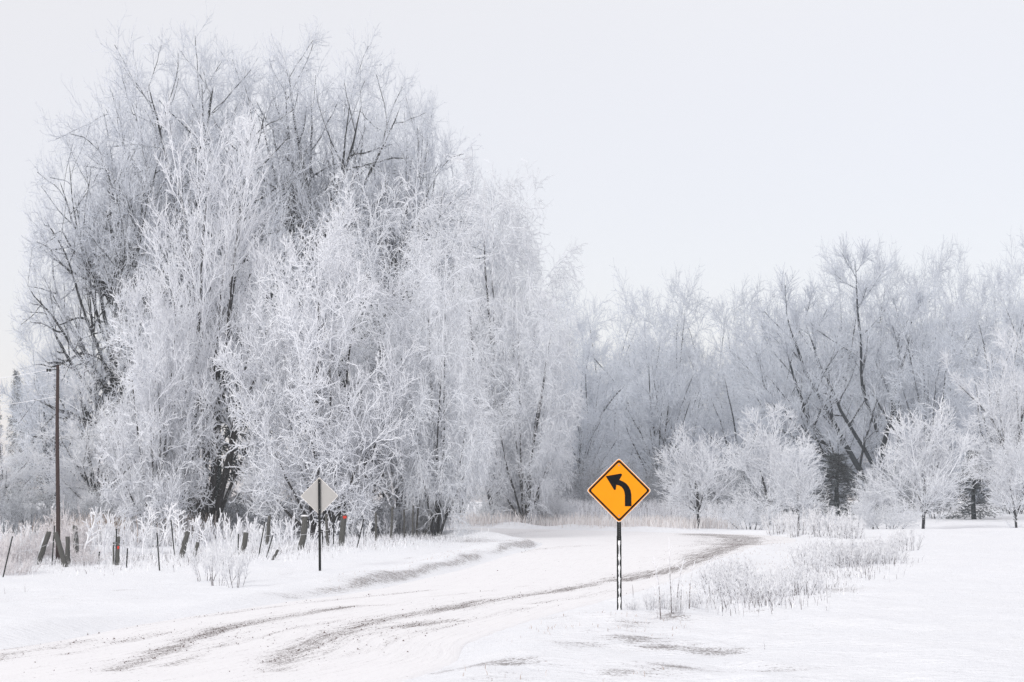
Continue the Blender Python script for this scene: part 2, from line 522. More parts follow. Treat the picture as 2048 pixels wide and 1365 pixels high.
dirt += smear(GX, GY, [(1060, 1240), (1130, 1245)], 0.25, 0.4, 0.5, 7)
rb_ = np.random.default_rng(91)
VB = [(1260, 1252, 0.6), (1290, 1268, 0.6), (1250, 1275, 0.55), (1310, 1240, 0.5), (1400, 1302, 0.6), (1440, 1308, 0.5), (1330, 1296, 0.55), (1180, 1290, 0.5), (1350, 1335, 0.5), (1300, 1340, 0.5), (1220, 1345, 0.4), (1340, 1232, 0.5), (1500, 1225, 0.4), (1690, 1180, 0.5), (1650, 1185, 0.45), (1000, 1355, 0.5), (1560, 1345, 0.45), (1000, 1330, 0.5), (1130, 1300, 0.4), (1160, 1262, 0.35), (560, 1150, 0.4), (700, 1150, 0.5), (640, 1160, 0.4), (760, 1140, 0.45), (820, 1120, 0.5), (880, 1115, 0.5), (900, 1100, 0.5), (240, 1180, 0.42), (130, 1195, 0.4), (330, 1186, 0.42), (30, 1203, 0.4), (1530, 1085, 0.55), (1560, 1092, 0.5), (1500, 1160, 0.4), (1620, 1160, 0.4)]
for bx_, by_, s_ in VB:  # soft patches: dry grass plus painted shadow of snow lumps
    for _k in range(3):
        dirt += blot(GX, GY, bx_ + rb_.normal(0, 16), by_ + rb_.normal(0, 5), rb_.uniform(0.15, 0.55), rb_.uniform(0.15, 0.5) * (1 if by_ > 1200 else 2.5), 0.62 * s_)
dirt = np.minimum(dirt, 0.85)
dirt *= off_road
gm = mesh_np("ground", np.stack([GX, GY, GZ], -1), grid_faces(len(ys), len(xs)), M['snow'])
add_attr(gm, "dirt", dirt)
ground = struct(link("ground", gm)); ground["label"] = "wind packed snow covering the verges and fields"

# road: a strip of its own, driven snow with gritty wheel tracks
NCR = 90
_w = np.linalg.norm(RR - RL, axis=1)[:, None]
_dir = (RR - RL) / _w
RL, RR = RL - _dir * 0.3, RR + _dir * 0.3
u = np.linspace(0, 1, NCR)[None, :, None]
RP = RL[:, None, :] * (1 - u) + RR[:, None, :] * u
RX, RY = RP[..., 0], RP[..., 1]
WID = np.linalg.norm(RR - RL, axis=1)
arc = np.concatenate([[0], np.cumsum(np.linalg.norm(np.diff((RL + RR) / 2, axis=0), axis=1))])
fromR = (1 - u[..., 0]) * WID[:, None] - 0.3; A2 = np.repeat(arc[:, None], NCR, 1)
bend = sstep(48, 72, A2)
track = 0.30 + 0 * RX
TR = [([(10, 1305), (137, 1278), (321, 1254), (513, 1231), (700, 1209), (860, 1192)], 0.16, 0.50, 0.6),
      ([(-60, 1345), (24, 1319), (99, 1312), (180, 1298)], 0.35, 0.55, 0.5), ([(230, 1302), (280, 1293), (340, 1281)], 0.22, 0.55, 0.4),
      ([(230, 1364), (300, 1336), (376, 1301), (444, 1274), (581, 1247), (700, 1228), (760, 1225)], 0.26, 0.72, 0.25), ([(420, 1300), (520, 1272), (640, 1252)], 0.3, 0.40, 0.6),
      ([(540, 1345), (600, 1320), (668, 1286), (764, 1255), (884, 1234), (969, 1217), (1044, 1204), (1113, 1195), (1181, 1180), (1235, 1166), (1310, 1150)], 0.30, 0.75, 0.25),
      ([(560, 1364), (634, 1323), (700, 1295), (764, 1275), (890, 1258)], 0.28, 0.60, 0.5), ([(810, 1262), (900, 1256)], 0.3, 0.6, 0.3), ([(770, 1290), (800, 1296)], 0.2, 0.5, 0.3),
      ([(1050, 1222), (1140, 1211), (1232, 1193), (1300, 1178)], 0.16, 0.50, 0.5),
      ([(1240, 1172), (1330, 1152), (1390, 1130), (1450, 1106), (1482, 1091), (1476, 1083), (1440, 1076), (1390, 1073)], 0.42, 0.85, 0.15),
      ([(1390, 1126), (1440, 1106), (1474, 1092)], 0.75, 0.7, 0.2), ([(1380, 1100), (1425, 1088), (1420, 1080), (1380, 1076)], 0.4, 0.5, 0.4), ([(1490, 1078), (1540, 1086), (1530, 1094)], 0.6, 0.4, 0.4), ([(1470, 1096), (1484, 1089), (1480, 1082), (1455, 1077), (1400, 1073)], 1.0, 0.95, 0.05), ([(1400, 1090), (1425, 1084), (1405, 1079), (1370, 1077)], 0.7, 0.5, 0.3), ([(330, 1356), (480, 1302), (620, 1268), (760, 1247)], 0.14, 0.42, 0.5), ([(700, 1334), (840, 1282), (960, 1252), (1060, 1228)], 0.14, 0.42, 0.5), ([(120, 1330), (300, 1290), (460, 1262)], 0.12, 0.40, 0.5),
      ([(1000, 1102), (1080, 1105), (1160, 1098)], 0.5, 0.35, 0.6), ([(960, 1064), (1080, 1067)], 0.8, 0.4, 0.6), ([(850, 1208), (980, 1195), (1060, 1183)], 0.14, 0.35, 0.6)]
for i, (pl, w, st_, pa) in enumerate(TR):
    track = np.maximum(track, 0.30 + smear(RX, RY, pl, w * 0.95, min(st_ * 1.12, 1.0), pa, i) + smear(RX, RY, pl, w * 2.4, st_ * 0.24, 0.3, i + 20))
track = track - 0.30
edge_l = np.exp(-((u[..., 0] * WID[:, None] - 0.15) / 0.30) ** 2)
track = np.maximum(track, 0.55 * edge_l * sstep(0.3, 0.6, N1(A2 * 0.2, A2 * 0)) * sstep(33, 45, A2))
RZ = base_h(RX, RY) - 0.0 + 0.02 * fbm(RX * 0.8, RY * 0.5, 3, N1) - 0.018 * np.clip(track, 0, 1) + 0.03 * np.sin(u[..., 0] * math.pi)
skirt = np.minimum(fromR, WID[:, None] - 0.6 - fromR)
RZ = RZ - 0.16 * (1 - sstep(-0.3, 0.12, skirt))
rm = mesh_np("road", np.stack([RX, RY, RZ], -1), grid_faces(len(RL), NCR), M['road'])
add_attr(rm, "dirt", 0.10 + 0.80 * np.clip(track, 0, 1.0))
add_attr(rm, "across", fromR)
add_attr(rm, "along", A2)
road = struct(link("road", rm)); road["label"] = "curving snow covered gravel road with dirty wheel tracks"

# loose gravel thrown up along the tracks
m_grav, t_, b_ = new_mat("gravel_stones")
t_.links.new(mixc(t_, noise_tex(t_, 9, 2, obj_coord(t_)), (0.07, 0.055, 0.055), (0.22, 0.18, 0.17)), b_.inputs["Base Color"])
pw = (track ** 2 * (RY < 75) * (RY > 17)).ravel() + 0.006 * ((RY < 60) & (RY > 17)).ravel()
sel = rng.choice(pw.size, 5200, p=pw / pw.sum())
gx = RX.ravel()[sel] + rng.normal(0, 0.09, len(sel)); gy = RY.ravel()[sel] + rng.normal(0, 0.12, len(sel)); gzz = RZ.ravel()[sel]
gs = rng.gamma(2.0, 0.0022, len(sel)) + 0.0025
tet = np.array([[1, 1, -0.6], [-1, 0.7, -0.6], [0.1, -1.2, -0.6], [0, 0, 0.9]])
ra = rng.uniform(0, 6.28, len(sel))
tv = np.repeat(tet[None], len(sel), 0) * rng.uniform(0.6, 1.3, (len(sel), 4, 3))
cx_, sx_ = np.cos(ra)[:, None], np.sin(ra)[:, None]
tv = np.stack([tv[..., 0] * cx_ - tv[..., 1] * sx_, tv[..., 0] * sx_ + tv[..., 1] * cx_, tv[..., 2]], -1) * gs[:, None, None]
tv += np.stack([gx, gy, gzz + 0.3 * gs], -1)[:, None, :]
tf = (np.arange(len(sel)) * 4)[:, None, None] + np.array([[0, 1, 3], [1, 2, 3], [2, 0, 3], [0, 2, 1]])[None]
stuff(link("gravel", mesh_np("gravel", tv, None, m_grav, smooth=False, T=tf)), "loose dark gravel scattered along the wheel tracks", "gravel")

# ------------------------------------------------------------------ tree prototypes
PROTO = {}
def E(c, r): return (c, r)
def dome_limbs(n, c, rad, z0, z1, lean0, lean1, r0, seed, trunk=None, fill=(0.70, 0.86), spread=0.0):
    r = np.random.default_rng(seed)
    out = [] if trunk is None else [trunk]
    for i in range(n):
        f = (i + 0.5) / n
        ln = lean0 + (lean1 - lean0) * f + r.normal(0, 3)
        az = i * 137.5 + r.normal(0, 12)
        zb = z1 + (z0 - z1) * f
        a, l = math.radians(az), math.radians(ln)
        d = np.array([math.sin(l) * math.sin(a), math.sin(l) * math.cos(a), math.cos(l)]); o = (np.array([0, 0, zb]) - c) / rad; v = d / np.array(rad)
        A, B, C = v @ v, o @ v, o @ o - 1
        L = (-B + math.sqrt(max(B * B - A * C, 0))) / A * r.uniform(*fill)
        out.append((spread * math.sin(a), spread * math.cos(a), zb, az, ln, L, r0 * r.uniform(0.7, 1.15)))
    return out
# broad old cottonwood: low fork into many spreading limbs that fill a dome
C_, R_ = (0, 0, 10.6), (11.0, 11.0, 10.4)
st = stem_lines(dome_limbs(34, C_, R_, 3.5, 8.5, 6, 98, 0.19, 3, (0, 0, -0.3, 0, 2, 12, 0.34)), 14, 3, 0.10, 0.004, 0.014)
env = E(C_, R_)
PROTO['cottonwood'] = build_tree('cottonwood', st, [
    dict(n=8, t=(0.28, 1.0), ratio=0.40, taper=0.35, ang=(52, 10), up=0.0, wig=0.11, trop=0.015, k=7, rf=0.55, rtip=0.02, env=env),
    dict(n=7, t=(0.2, 1.0), ratio=0.50, taper=0.3, ang=(46, 12), up=0.05, wig=0.15, trop=0.03, k=5, rf=0.55, rtip=0.014, env=env),
    dict(n=6, t=(0.15, 1.0), len=(0.45, 1.1), ang=(42, 14), up=0.15, wig=0.2, trop=0.03, k=4, rf=0.6, rmax=0.017, rtip=0.010),
    dict(n=4, t=(0.15, 1.0), len=(0.2, 0.5), ang=(45, 14), up=0.25, wig=0.2, k=3, rmax=0.011, rtip=0.008, keep=0.62)], M['cotton'], 3, 11, frost_rng=(0.010, 0.034))
# vase shaped, many stiff rising stems
env = E((0, 0, 8.4), (4.3, 4.3, 8.2))
st = stem_lines(dome_limbs(15, env[0], env[1], 0.0, -0.2, 2, 27, 0.10, 4, None, (0.74, 0.92), 0.25), 11, 4, 0.05, 0.0, 0.012)
PROTO['vase'] = build_tree('vase', st, [
    dict(n=10, t=(0.40, 0.98), ratio=0.27, taper=0.5, ang=(32, 8), up=0.15, wig=0.08, trop=0.03, k=6, rf=0.5, rmax=0.04, rtip=0.018, env=env),
    dict(n=8, t=(0.15, 1.0), len=(0.5, 1.3), ang=(36, 10), up=0.2, wig=0.14, trop=0.05, k=5, rmax=0.024, rtip=0.014, env=env),
    dict(n=7, t=(0.1, 1.0), len=(0.2, 0.5), ang=(38, 12), up=0.25, wig=0.2, k=3, rmax=0.017, rtip=0.013)], M['rime'], 2, 12, frost_rng=(0.018, 0.045))
# round crowned, branched to the ground, coarse crooked rime-thick twigs
env = E((0, 0, 5.6), (4.8, 4.8, 6.4))
st = stem_lines(dome_limbs(11, env[0], env[1], 0.0, -0.2, 2, 58, 0.085, 5, (0, 0, -0.2, 0, 1, 10, 0.12), (0.72, 0.9), 0.2), 11, 5, 0.08, 0.0, 0.014)
PROTO['round'] = build_tree('round', st, [
    dict(n=10, t=(0.10, 1.0), ratio=0.42, taper=0.35, ang=(58, 16), up=0.06, wig=0.12, trop=0.01, k=7, rf=0.45, rmax=0.06, rtip=0.02, env=env),
    dict(n=7, t=(0.2, 1.0), len=(0.7, 1.7), ang=(48, 14), up=0.10, wig=0.22, trop=0.03, k=6, rmax=0.026, rtip=0.016, env=env),
    dict(n=6, t=(0.1, 1.0), len=(0.35, 0.8), ang=(48, 16), up=0.12, wig=0.30, trop=0.05, k=4, rmax=0.020, rtip=0.016),
    dict(n=4, t=(0.2, 1.0), len=(0.14, 0.34), ang=(45, 16), up=0.15, wig=0.25, k=3, rmax=0.015, rtip=0.012)], M['rime'], 2, 13, frost_rng=(0.020, 0.045))
# birch with fine hanging twigs
env = E((0, 0, 7.0), (4.7, 4.7, 7.6))
st = stem_lines(dome_limbs(10, env[0], env[1], 0.0, -0.2, 3, 44, 0.085, 6, (0, 0, -0.2, 0, 2, 10.5, 0.12), (0.62, 0.80), 0.2), 11, 6, 0.07, 0.0, 0.012)
PROTO['droop'] = build_tree('droop', st, [
    dict(n=10, t=(0.12, 1.0), ratio=0.34, taper=0.35, ang=(50, 12), up=0.12, wig=0.09, trop=-0.02, k=7, rf=0.4, rmax=0.05, rtip=0.014, env=env),
    dict(n=11, t=(0.15, 1.0), len=(0.6, 1.5), ang=(45, 14), up=-0.05, wig=0.13, trop=-0.10, k=6, rmax=0.02, rtip=0.012, env=env),
    dict(n=8, t=(0.1, 1.0), len=(0.3, 0.75), ang=(38, 14), up=-0.15, wig=0.16, trop=-0.12, k=4, rmax=0.013, rtip=0.0095),
    dict(n=3, t=(0.1, 1.0), len=(0.12, 0.3), ang=(40, 14), wig=0.2, trop=-0.08, k=3, rmax=0.011, rtip=0.0085, keep=0.55)], M['rime_warm'], 2, 14, frost_rng=(0.018, 0.05))
# trees of the far wood: two kinds
for nm, seed, nst, lean, spread, an, upb in (('wood_a', 21, 15, 58, 6.5, 50, 0.02), ('wood_b', 22, 12, 36, 4.8, 44, 0.08), ('wood_c', 24, 15, 70, 5.8, 54, 0.0)):
    env = E((0, 0, 9.4), (spread, spread, 9.4))
    st = stem_lines(dome_limbs(nst, env[0], env[1], 0.2, 3.0, 4, lean, 0.10, seed, (0, 0, -0.2, 0, 2, 10, 0.17), (0.62, 0.82)), 10, seed, 0.09, 0.0, 0.016)
    PROTO[nm] = build_tree(nm, st, [
        dict(n=9, t=(0.15, 1.0), ratio=0.36, taper=0.35, ang=(an, 10), up=upb, wig=0.12, trop=0.01, k=6, rf=0.5, rtip=0.020, env=env),
        dict(n=8, t=(0.2, 1.0), ratio=0.55, taper=0.3, ang=(44, 12), up=upb, wig=0.16, trop=0.02, k=4, rmax=0.04, rtip=0.018, env=env),
        dict(n=7, t=(0.1, 1.0), len=(0.4, 1.0), ang=(42, 12), up=0.10, wig=0.2, k=3, rmax=0.020, rtip=0.013)], M['far'], 2, seed, sides=(6, 4, 3, 3), frost_rng=(0.018, 0.055))
# great leaning willow at the edge of the wood
st = stem_lines([(0, 0, -0.3, 270, 34, 12.5, 0.22), (0.6, 0, -0.3, 285, 16, 14.5, 0.22), (0.3, 0, 0.4, 265, 47, 11, 0.17), (0.6, 0.2, 2.0, 20, 10, 12, 0.17), (0, 0, 3.0, 300, 28, 11, 0.13), (0.8, 0, 1.2, 80, 20, 11.5, 0.14), (0.4, 0.3, 5.0, 240, 22, 11, 0.11), (0.2, 0, 1.5, 275, 56, 9, 0.11)], 12, 23, 0.09, 0.015, 0.02)
env = E((-2.5, 0, 8.8), (8.5, 6, 9.2))
PROTO['leaner'] = build_tree('leaner', st, [
    dict(n=11, t=(0.2, 1.0), ratio=0.34, taper=0.4, ang=(46, 10), up=0.15, wig=0.10, trop=0.03, k=6, rf=0.45, rtip=0.03, env=env),
    dict(n=9, t=(0.2, 1.0), ratio=0.5, taper=0.4, ang=(38, 12), up=0.3, wig=0.14, trop=0.04, k=4, rmax=0.05, rtip=0.022, env=env),
    dict(n=9, t=(0.1, 1.0), len=(0.5, 1.1), ang=(36, 12), up=0.3, wig=0.16, k=3, rmax=0.022, rtip=0.014)], M['far'], 2, 23, sides=(7, 4, 3, 3), frost_rng=(0.018, 0.06))
# young round crowned trees standing in the field edge: two kinds
for nm, seed, nst, lean, envr, r0 in (('young_a', 31, 9, 62, (2.6, 2.6, 3.0), 0.045), ('young_b', 32, 6, 34, (1.7, 1.7, 3.2), 0.035), ('young_c', 33, 8, 52, (2.2, 2.2, 3.1), 0.04)):
    env = E((0, 0, 3.1), envr)
    st = stem_lines(dome_limbs(nst, env[0], env[1], 0.5, 1.7, 6, lean, r0, seed, (0, 0, -0.5, 0, 2, 4.6, 0.085), (0.7, 0.92)), 9, seed, 0.07, 0.004, 0.012)
    PROTO[nm] = build_tree(nm, st, [
        dict(n=10, t=(0.15, 1.0), ratio=0.40, taper=0.35, ang=(48, 12), up=0.10, wig=0.10, trop=0.02, k=6, rf=0.5, rmax=0.04, rtip=0.014, env=env),
        dict(n=6, t=(0.2, 1.0), len=(0.5, 1.1), ang=(38, 12), up=0.2, wig=0.12, trop=0.03, k=5, rmax=0.02, rtip=0.012, env=env),
        dict(n=5, t=(0.1, 1.0), len=(0.2, 0.5), ang=(38, 12), up=0.2, wig=0.18, k=3, rmax=0.016, rtip=0.012)], M['small'], 2, seed, sides=(6, 4, 3, 3), frost_rng=(0.018, 0.05))
# conifer: whorls of drooping needle boughs
def conifer(name, seed, mat, H=12.0, W=2.6):
    st = stem_lines([(0, 0, -0.2, 0, 1, H, 0.2)], 12, seed, 0.015, 0.0, 0.02)
    return build_tree(name, st, [
        dict(n=90, t=(0.04, 0.98), ratio=W / H, taper=0.92, ang=(82, 8), up=-0.05, wig=0.06, trop=-0.03, k=5, rf=0.25, rmax=0.03, rtip=0.012),
        dict(n=14, t=(0.15, 1.0), len=(0.25, 0.6), ang=(50, 14), up=-0.12, wig=0.12, trop=-0.05, k=3, rmax=0.05, rtip=0.025),
        dict(n=6, t=(0.1, 1.0), len=(0.12, 0.28), ang=(45, 15), wig=0.15, k=3, rmax=0.04, rtip=0.012)], mat, 1, seed, sides=(6, 3, 3, 3), frost_rng=(0.012, 0.05))
PROTO['conifer'] = conifer('conifer', 41, M['conifer'])


def plant(proto, name, label, cat, x0, x1, top, Y, rot=0.0, group=None, mat=None, base_px=None, z=None):
    """stand a copy so that its crown spans photo columns x0..x1 and reaches row `top`, at distance Y"""
    p = PROTO[proto]
    cxp = (x0 + x1) / 2 if base_px is None else base_px
    X = pt(cxp, 1000, Y)[0]
    zb = gz(X, Y) if z is None else z
    sw = (x1 - x0) / FPX * Y / p['w']
    sh = (pt(cxp, top, Y)[2] - zb) / p['h']
    o = link(name, None, None, (X, Y, zb - 0.02), (0, 0, rot))
    o.scale = (sw, sw, sh)
    o.empty_display_size = 0.5
    for k in ('trunk', 'crown'):
        me = p[k]
        c = link(k, me, o)
        if k == 'crown': c["kind"] = "stuff"
        if mat is not None:
            c.material_slots[0].link = 'OBJECT'; c.material_slots[0].material = mat
    tag(o, label, cat, group)
    return o

# the big clump on the left
plant('cottonwood', "cottonwood_tree", "huge spreading grey cottonwood with dark limbs, tallest tree at left", "tree", 70, 670, 45, 108, 0.3)
plant('cottonwood', "cottonwood_tree", "lower grey cottonwood spreading its branches to the far left of the clump", "tree", 22, 430, 185, 104, 4.0)
plant('cottonwood', "cottonwood_tree", "big grey cottonwood with dark forked limbs above the white trees, right half of the dome", "tree", 345, 930, 60, 111, 2.2)
plant('cottonwood', "cottonwood_tree", "smaller grey cottonwood on the sloping right shoulder of the dome", "tree", 620, 975, 170, 116, 5.3)
plant('vase', "vase_shaped_tree", "tall white vase shaped tree with bundle of dark rising stems", "tree", 235, 590, 205, 83, 0.5)
plant('round', "round_frosted_tree", "bright white crooked twigged tree directly behind the grey back of the sign", "tree", 448, 836, 415, 78, 0.2)
plant('round', "round_frosted_tree", "white slender crowned tree nearest the utility pole", "tree", 192, 432, 520, 78, 2.6)
plant('droop', "drooping_birch", "white birch with hanging twigs just right of the bright tree behind the sign back", "tree", 760, 985, 480, 79, 0.4)
plant('droop', "drooping_birch", "tall pale birch rising in the middle of the clump's right flank", "tree", 665, 960, 330, 86, 1.7)
plant('droop', "drooping_birch", "pale birch at the right end of the big clump, overhanging the road bend", "tree", 850, 1150, 325, 108, 2.9)
plant('droop', "drooping_birch", "low drooping birch at the lower right corner of the big clump", "tree", 950, 1155, 560, 103, 4.1)
plant('droop', "drooping_birch", "pale birch filling the clump between the cottonwood and its right end", "tree", 780, 1040, 350, 114, 5.2)
plant('conifer', "backing_cedar", "dark cedar hidden behind the white twigs below the vase shaped tree", "tree", 345, 530, 600, 89, 0.0)  # evergreen, also set as dark backing for the shaded gaps
plant('conifer', "backing_cedar", "dark cedar added as backing for the shade gap low behind the twigs left of the verge bush", "tree", 300, 430, 850, 88, 2.0)  # this cedar and the next are added to darken shade gaps between trunks
plant('conifer', "backing_cedar", "dark cedar added as backing for the shade gap behind the leaning wooden posts right of the sign back", "tree", 610, 780, 760, 84, 1.0)

# hazy trees behind the utility pole
HG = "hazy trees behind the utility pole"
plant('wood_b', "pole_side_tree", "thin pale tree with dark V branches rising behind the utility pole", "tree", 0, 200, 600, 122, 0.7, mat=M['far'])
plant('wood_c', "pole_side_tree", "bushy white tree low behind the utility pole", "tree", 60, 330, 690, 100, 2.0, mat=M['small'])
plant('wood_a', "pole_side_tree", "pale rounded tree cut by the left picture edge", "tree", -120, 110, 830, 96, 4.0, mat=M['small'])
for i, (px, top, Y) in enumerate([(-70, 800, 300), (-15, 770, 290), (28, 740, 300), (62, 800, 310), (95, 815, 290), (130, 840, 305), (-110, 790, 310), (-40, 830, 280), (45, 850, 275)]):
    plant('conifer', "far_conifer", "blue grey conifer of the distant dark stand at the left edge", "tree", px - 30, px + 30, top, Y, i * 1.3, "distant conifer stand", z=1.0, mat=M['farcon'])

# the wood on the right
BG = "far hazy back row of the wood"
row = [(1060, 620), (1135, 575), (1210, 548), (1290, 600), (1350, 560), (1425, 545), (1495, 580), (1560, 575), (1625, 545), (1680, 510), (1745, 500), (1815, 500), (1885, 505), (1950, 495), (2010, 485), (2080, 490)]
ORD = ["first", "second", "third", "fourth", "fifth", "sixth", "seventh", "eighth", "ninth", "tenth", "eleventh", "twelfth", "thirteenth", "fourteenth", "fifteenth", "sixteenth"]
for i, (px, top) in enumerate(row):
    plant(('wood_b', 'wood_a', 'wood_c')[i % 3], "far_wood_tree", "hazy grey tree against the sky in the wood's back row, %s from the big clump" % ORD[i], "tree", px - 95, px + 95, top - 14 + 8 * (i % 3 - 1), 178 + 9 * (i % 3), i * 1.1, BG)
for i in range(15):
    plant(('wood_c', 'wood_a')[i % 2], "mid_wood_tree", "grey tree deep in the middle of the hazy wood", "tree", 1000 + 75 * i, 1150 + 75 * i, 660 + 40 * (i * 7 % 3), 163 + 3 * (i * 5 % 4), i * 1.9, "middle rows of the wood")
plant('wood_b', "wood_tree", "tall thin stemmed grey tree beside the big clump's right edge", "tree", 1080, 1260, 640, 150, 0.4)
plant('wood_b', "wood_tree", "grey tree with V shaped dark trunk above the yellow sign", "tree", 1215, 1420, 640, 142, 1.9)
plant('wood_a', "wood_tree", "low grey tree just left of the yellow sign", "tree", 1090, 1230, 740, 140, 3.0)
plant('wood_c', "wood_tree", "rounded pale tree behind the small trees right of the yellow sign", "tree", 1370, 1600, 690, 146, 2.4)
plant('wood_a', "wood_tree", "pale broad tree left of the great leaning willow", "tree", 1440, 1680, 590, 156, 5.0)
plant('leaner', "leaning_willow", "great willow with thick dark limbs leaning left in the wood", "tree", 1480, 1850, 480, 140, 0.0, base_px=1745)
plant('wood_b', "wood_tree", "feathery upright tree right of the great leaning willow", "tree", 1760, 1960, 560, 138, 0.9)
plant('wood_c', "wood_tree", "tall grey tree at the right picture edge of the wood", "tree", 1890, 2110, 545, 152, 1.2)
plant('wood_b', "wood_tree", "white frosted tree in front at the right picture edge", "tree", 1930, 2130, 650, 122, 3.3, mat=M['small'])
plant('conifer', "wood_spruce", "dark spruce at the foot of the wood between small frosted trees", "tree", 1605, 1745, 905, 124, 0.5, mat=M['farcon'])
plant('conifer', "wood_spruce", "dark spruce between the round young tree and the right picture edge", "tree", 1885, 2010, 900, 124, 1.5, mat=M['farcon'])

# young trees in front of the wood
plant('young_a', "young_tree", "young frosted tree with dark forked trunk just right of the yellow sign", "tree", 1310, 1485, 845, 101, 0.5)
plant('young_c', "young_tree", "taller young frosted tree with forked trunk, second right of the yellow sign", "tree", 1455, 1625, 805, 112, 1.5)
plant('young_b', "young_tree", "slim bright young tree, third right of the yellow sign", "tree", 1540, 1655, 875, 101, 2.8)
plant('young_a', "young_tree", "largest round crowned young tree at the far edge of the right field", "tree", 1738, 1952, 798, 103, 3.6)
plant('young_b', "young_tree", "young frosted tree cut by the right picture edge", "tree", 1975, 2090, 860, 103, 0.9)
plant('young_c', "young_tree", "small bushy tree left of the round crowned young tree", "tree", 1700, 1790, 935, 106, 4.0)

# ------------------------------------------------------------------ shrubs, thickets, weeds
def clump_stems(n, spread, lean, h, rad, seed, k=6, wig=0.08, trop=0.02, rtip=0.008):
    r = np.random.default_rng(seed)
    sp = []
    for i in range(n):
        a = i * 2.4 + r.normal(0, 0.3); d = spread * math.sqrt((i + 0.5) / n)
        sp.append((d * math.sin(a), d * math.cos(a), -0.15, math.degrees(a), abs(r.normal(lean * math.sqrt((i + 0.5) / n) * 1.3, 5)), h * r.uniform(0.65, 1.08), rad * r.uniform(0.7, 1.2)))
    return stem_lines(sp, k, seed, wig, trop, rtip)
PROTO['thicket'] = build_tree('thicket', clump_stems(14, 0.7, 24, 3.0, 0.03, 51), [
    dict(n=10, t=(0.15, 1.0), ratio=0.32, taper=0.4, ang=(40, 12), up=0.15, wig=0.14, k=4, rmax=0.02, rtip=0.012),
    dict(n=6, t=(0.1, 1.0), len=(0.25, 0.6), ang=(42, 14), up=0.15, wig=0.2, k=3, rmax=0.014, rtip=0.010),
    dict(n=3, t=(0.2, 1.0), len=(0.12, 0.3), ang=(42, 14), up=0.1, wig=0.2, k=3, rmax=0.011, rtip=0.008)], M['small'], 1, 51, sides=(4, 3, 3, 3), frost_rng=(0.012, 0.04))
PROTO['verge_bush'] = build_tree('verge_bush', clump_stems(13, 0.30, 24, 1.35, 0.012, 52, rtip=0.009), [
    dict(n=8, t=(0.3, 1.0), ratio=0.38, taper=0.5, ang=(26, 8), up=0.15, wig=0.10, k=4, rmax=0.011, rtip=0.009),
    dict(n=6, t=(0.2, 1.0), len=(0.08, 0.22), ang=(30, 10), up=0.15, wig=0.15, k=3, rmax=0.010, rtip=0.008)], M['weed'], 1, 52, sides=(4, 3, 3), frost_rng=(0.0085, 0.0135))
PROTO['brush'] = build_tree('brush', clump_stems(24, 0.50, 22, 0.95, 0.010, 53, k=5, wig=0.12, rtip=0.008), [
    dict(n=6, t=(0.2, 1.0), ratio=0.26, taper=0.4, ang=(32, 10), up=0.15, wig=0.14, k=3, rmax=0.010, rtip=0.009),
    dict(n=3, t=(0.2, 1.0), len=(0.05, 0.13), ang=(35, 12), up=0.1, wig=0.15, k=2, rmax=0.009, rtip=0.007)], M['weed'], 1, 53, sides=(4, 3, 3), frost_rng=(0.008, 0.0125))
PROTO['red_brush'] = dict(build_tree('red_brush', clump_stems(30, 0.6, 26, 1.0, 0.010, 54, k=5, wig=0.14, rtip=0.007), [
    dict(n=7, t=(0.15, 1.0), ratio=0.3, taper=0.4, ang=(40, 12), up=0.1, wig=0.2, k=4, rmax=0.009, rtip=0.007),
    dict(n=5, t=(0.2, 1.0), len=(0.06, 0.18), ang=(42, 12), wig=0.2, k=3, rmax=0.008, rtip=0.006)], M['redtwig'], 1, 54, sides=(3, 3, 3), frost_rng=(0.004, 0.02)))
PROTO['candelabra'] = build_tree('candelabra', stem_lines([(0, 0, -0.1, 0, 3, 1.6, 0.024)], 9, 55, 0.06, 0.0, 0.018), [
    dict(n=11, t=(0.3, 0.98), ratio=0.30, taper=0.55, ang=(40, 7), up=0.15, wig=0.08, k=4, rmax=0.026, rtip=0.020),
    dict(n=4, t=(0.3, 1.0), len=(0.08, 0.2), ang=(40, 10), up=0.2, wig=0.1, k=3, rmax=0.020, rtip=0.016)], M['weed'], 1, 55, sides=(5, 4, 4), frost_rng=(0.03, 0.05))
PROTO['forked_weed'] = build_tree('forked_weed', clump_stems(9, 0.14, 18, 1.3, 0.020, 56, rtip=0.017), [
    dict(n=6, t=(0.35, 1.0), ratio=0.28, taper=0.4, ang=(30, 8), up=0.2, wig=0.08, k=4, rmax=0.021, rtip=0.017)], M['weed'], 1, 56, sides=(4, 4), frost_rng=(0.03, 0.05))
PROTO['sapling'] = build_tree('sapling', stem_lines([(0, 0, -0.1, 0, 2, 1.15, 0.0085), (0.05, 0.02, -0.1, 90, 9, 0.7, 0.006)], 8, 57, 0.05, 0.0, 0.004), [
    dict(n=6, t=(0.3, 0.98), ratio=0.14, taper=0.3, ang=(35, 8), up=0.2, wig=0.06, k=3, rmax=0.006, rtip=0.004)], M['stalk'], 1, 57, sides=(5, 4), frost_rng=(0.003, 0.011))

def bush(proto, name, label, cat, px, base_y, h, w=None, rot=0.0, group=None, mat=None):
    """small plant whose foot is at photo pixel (px, base_y); h, w in metres"""
    p = PROTO[proto]; b = on_ground(px, base_y)
    o = link(name, None, None, (b[0], b[1], b[2] - 0.02), (0, 0, rot))
    sh = h / p['h']; sw = sh if w is None else w / p['w']
    o.scale = (sw, sw, sh); o.empty_display_size = 0.2
    for k, nm in (('trunk', 'stem'), ('crown', 'twig_spray')):
        c = link(nm, p[k], o)
        if k == 'crown': c["kind"] = "stuff"
        if mat is not None:
            c.material_slots[0].link = 'OBJECT'; c.material_slots[0].material = mat
    return tag(o, label, cat, group)

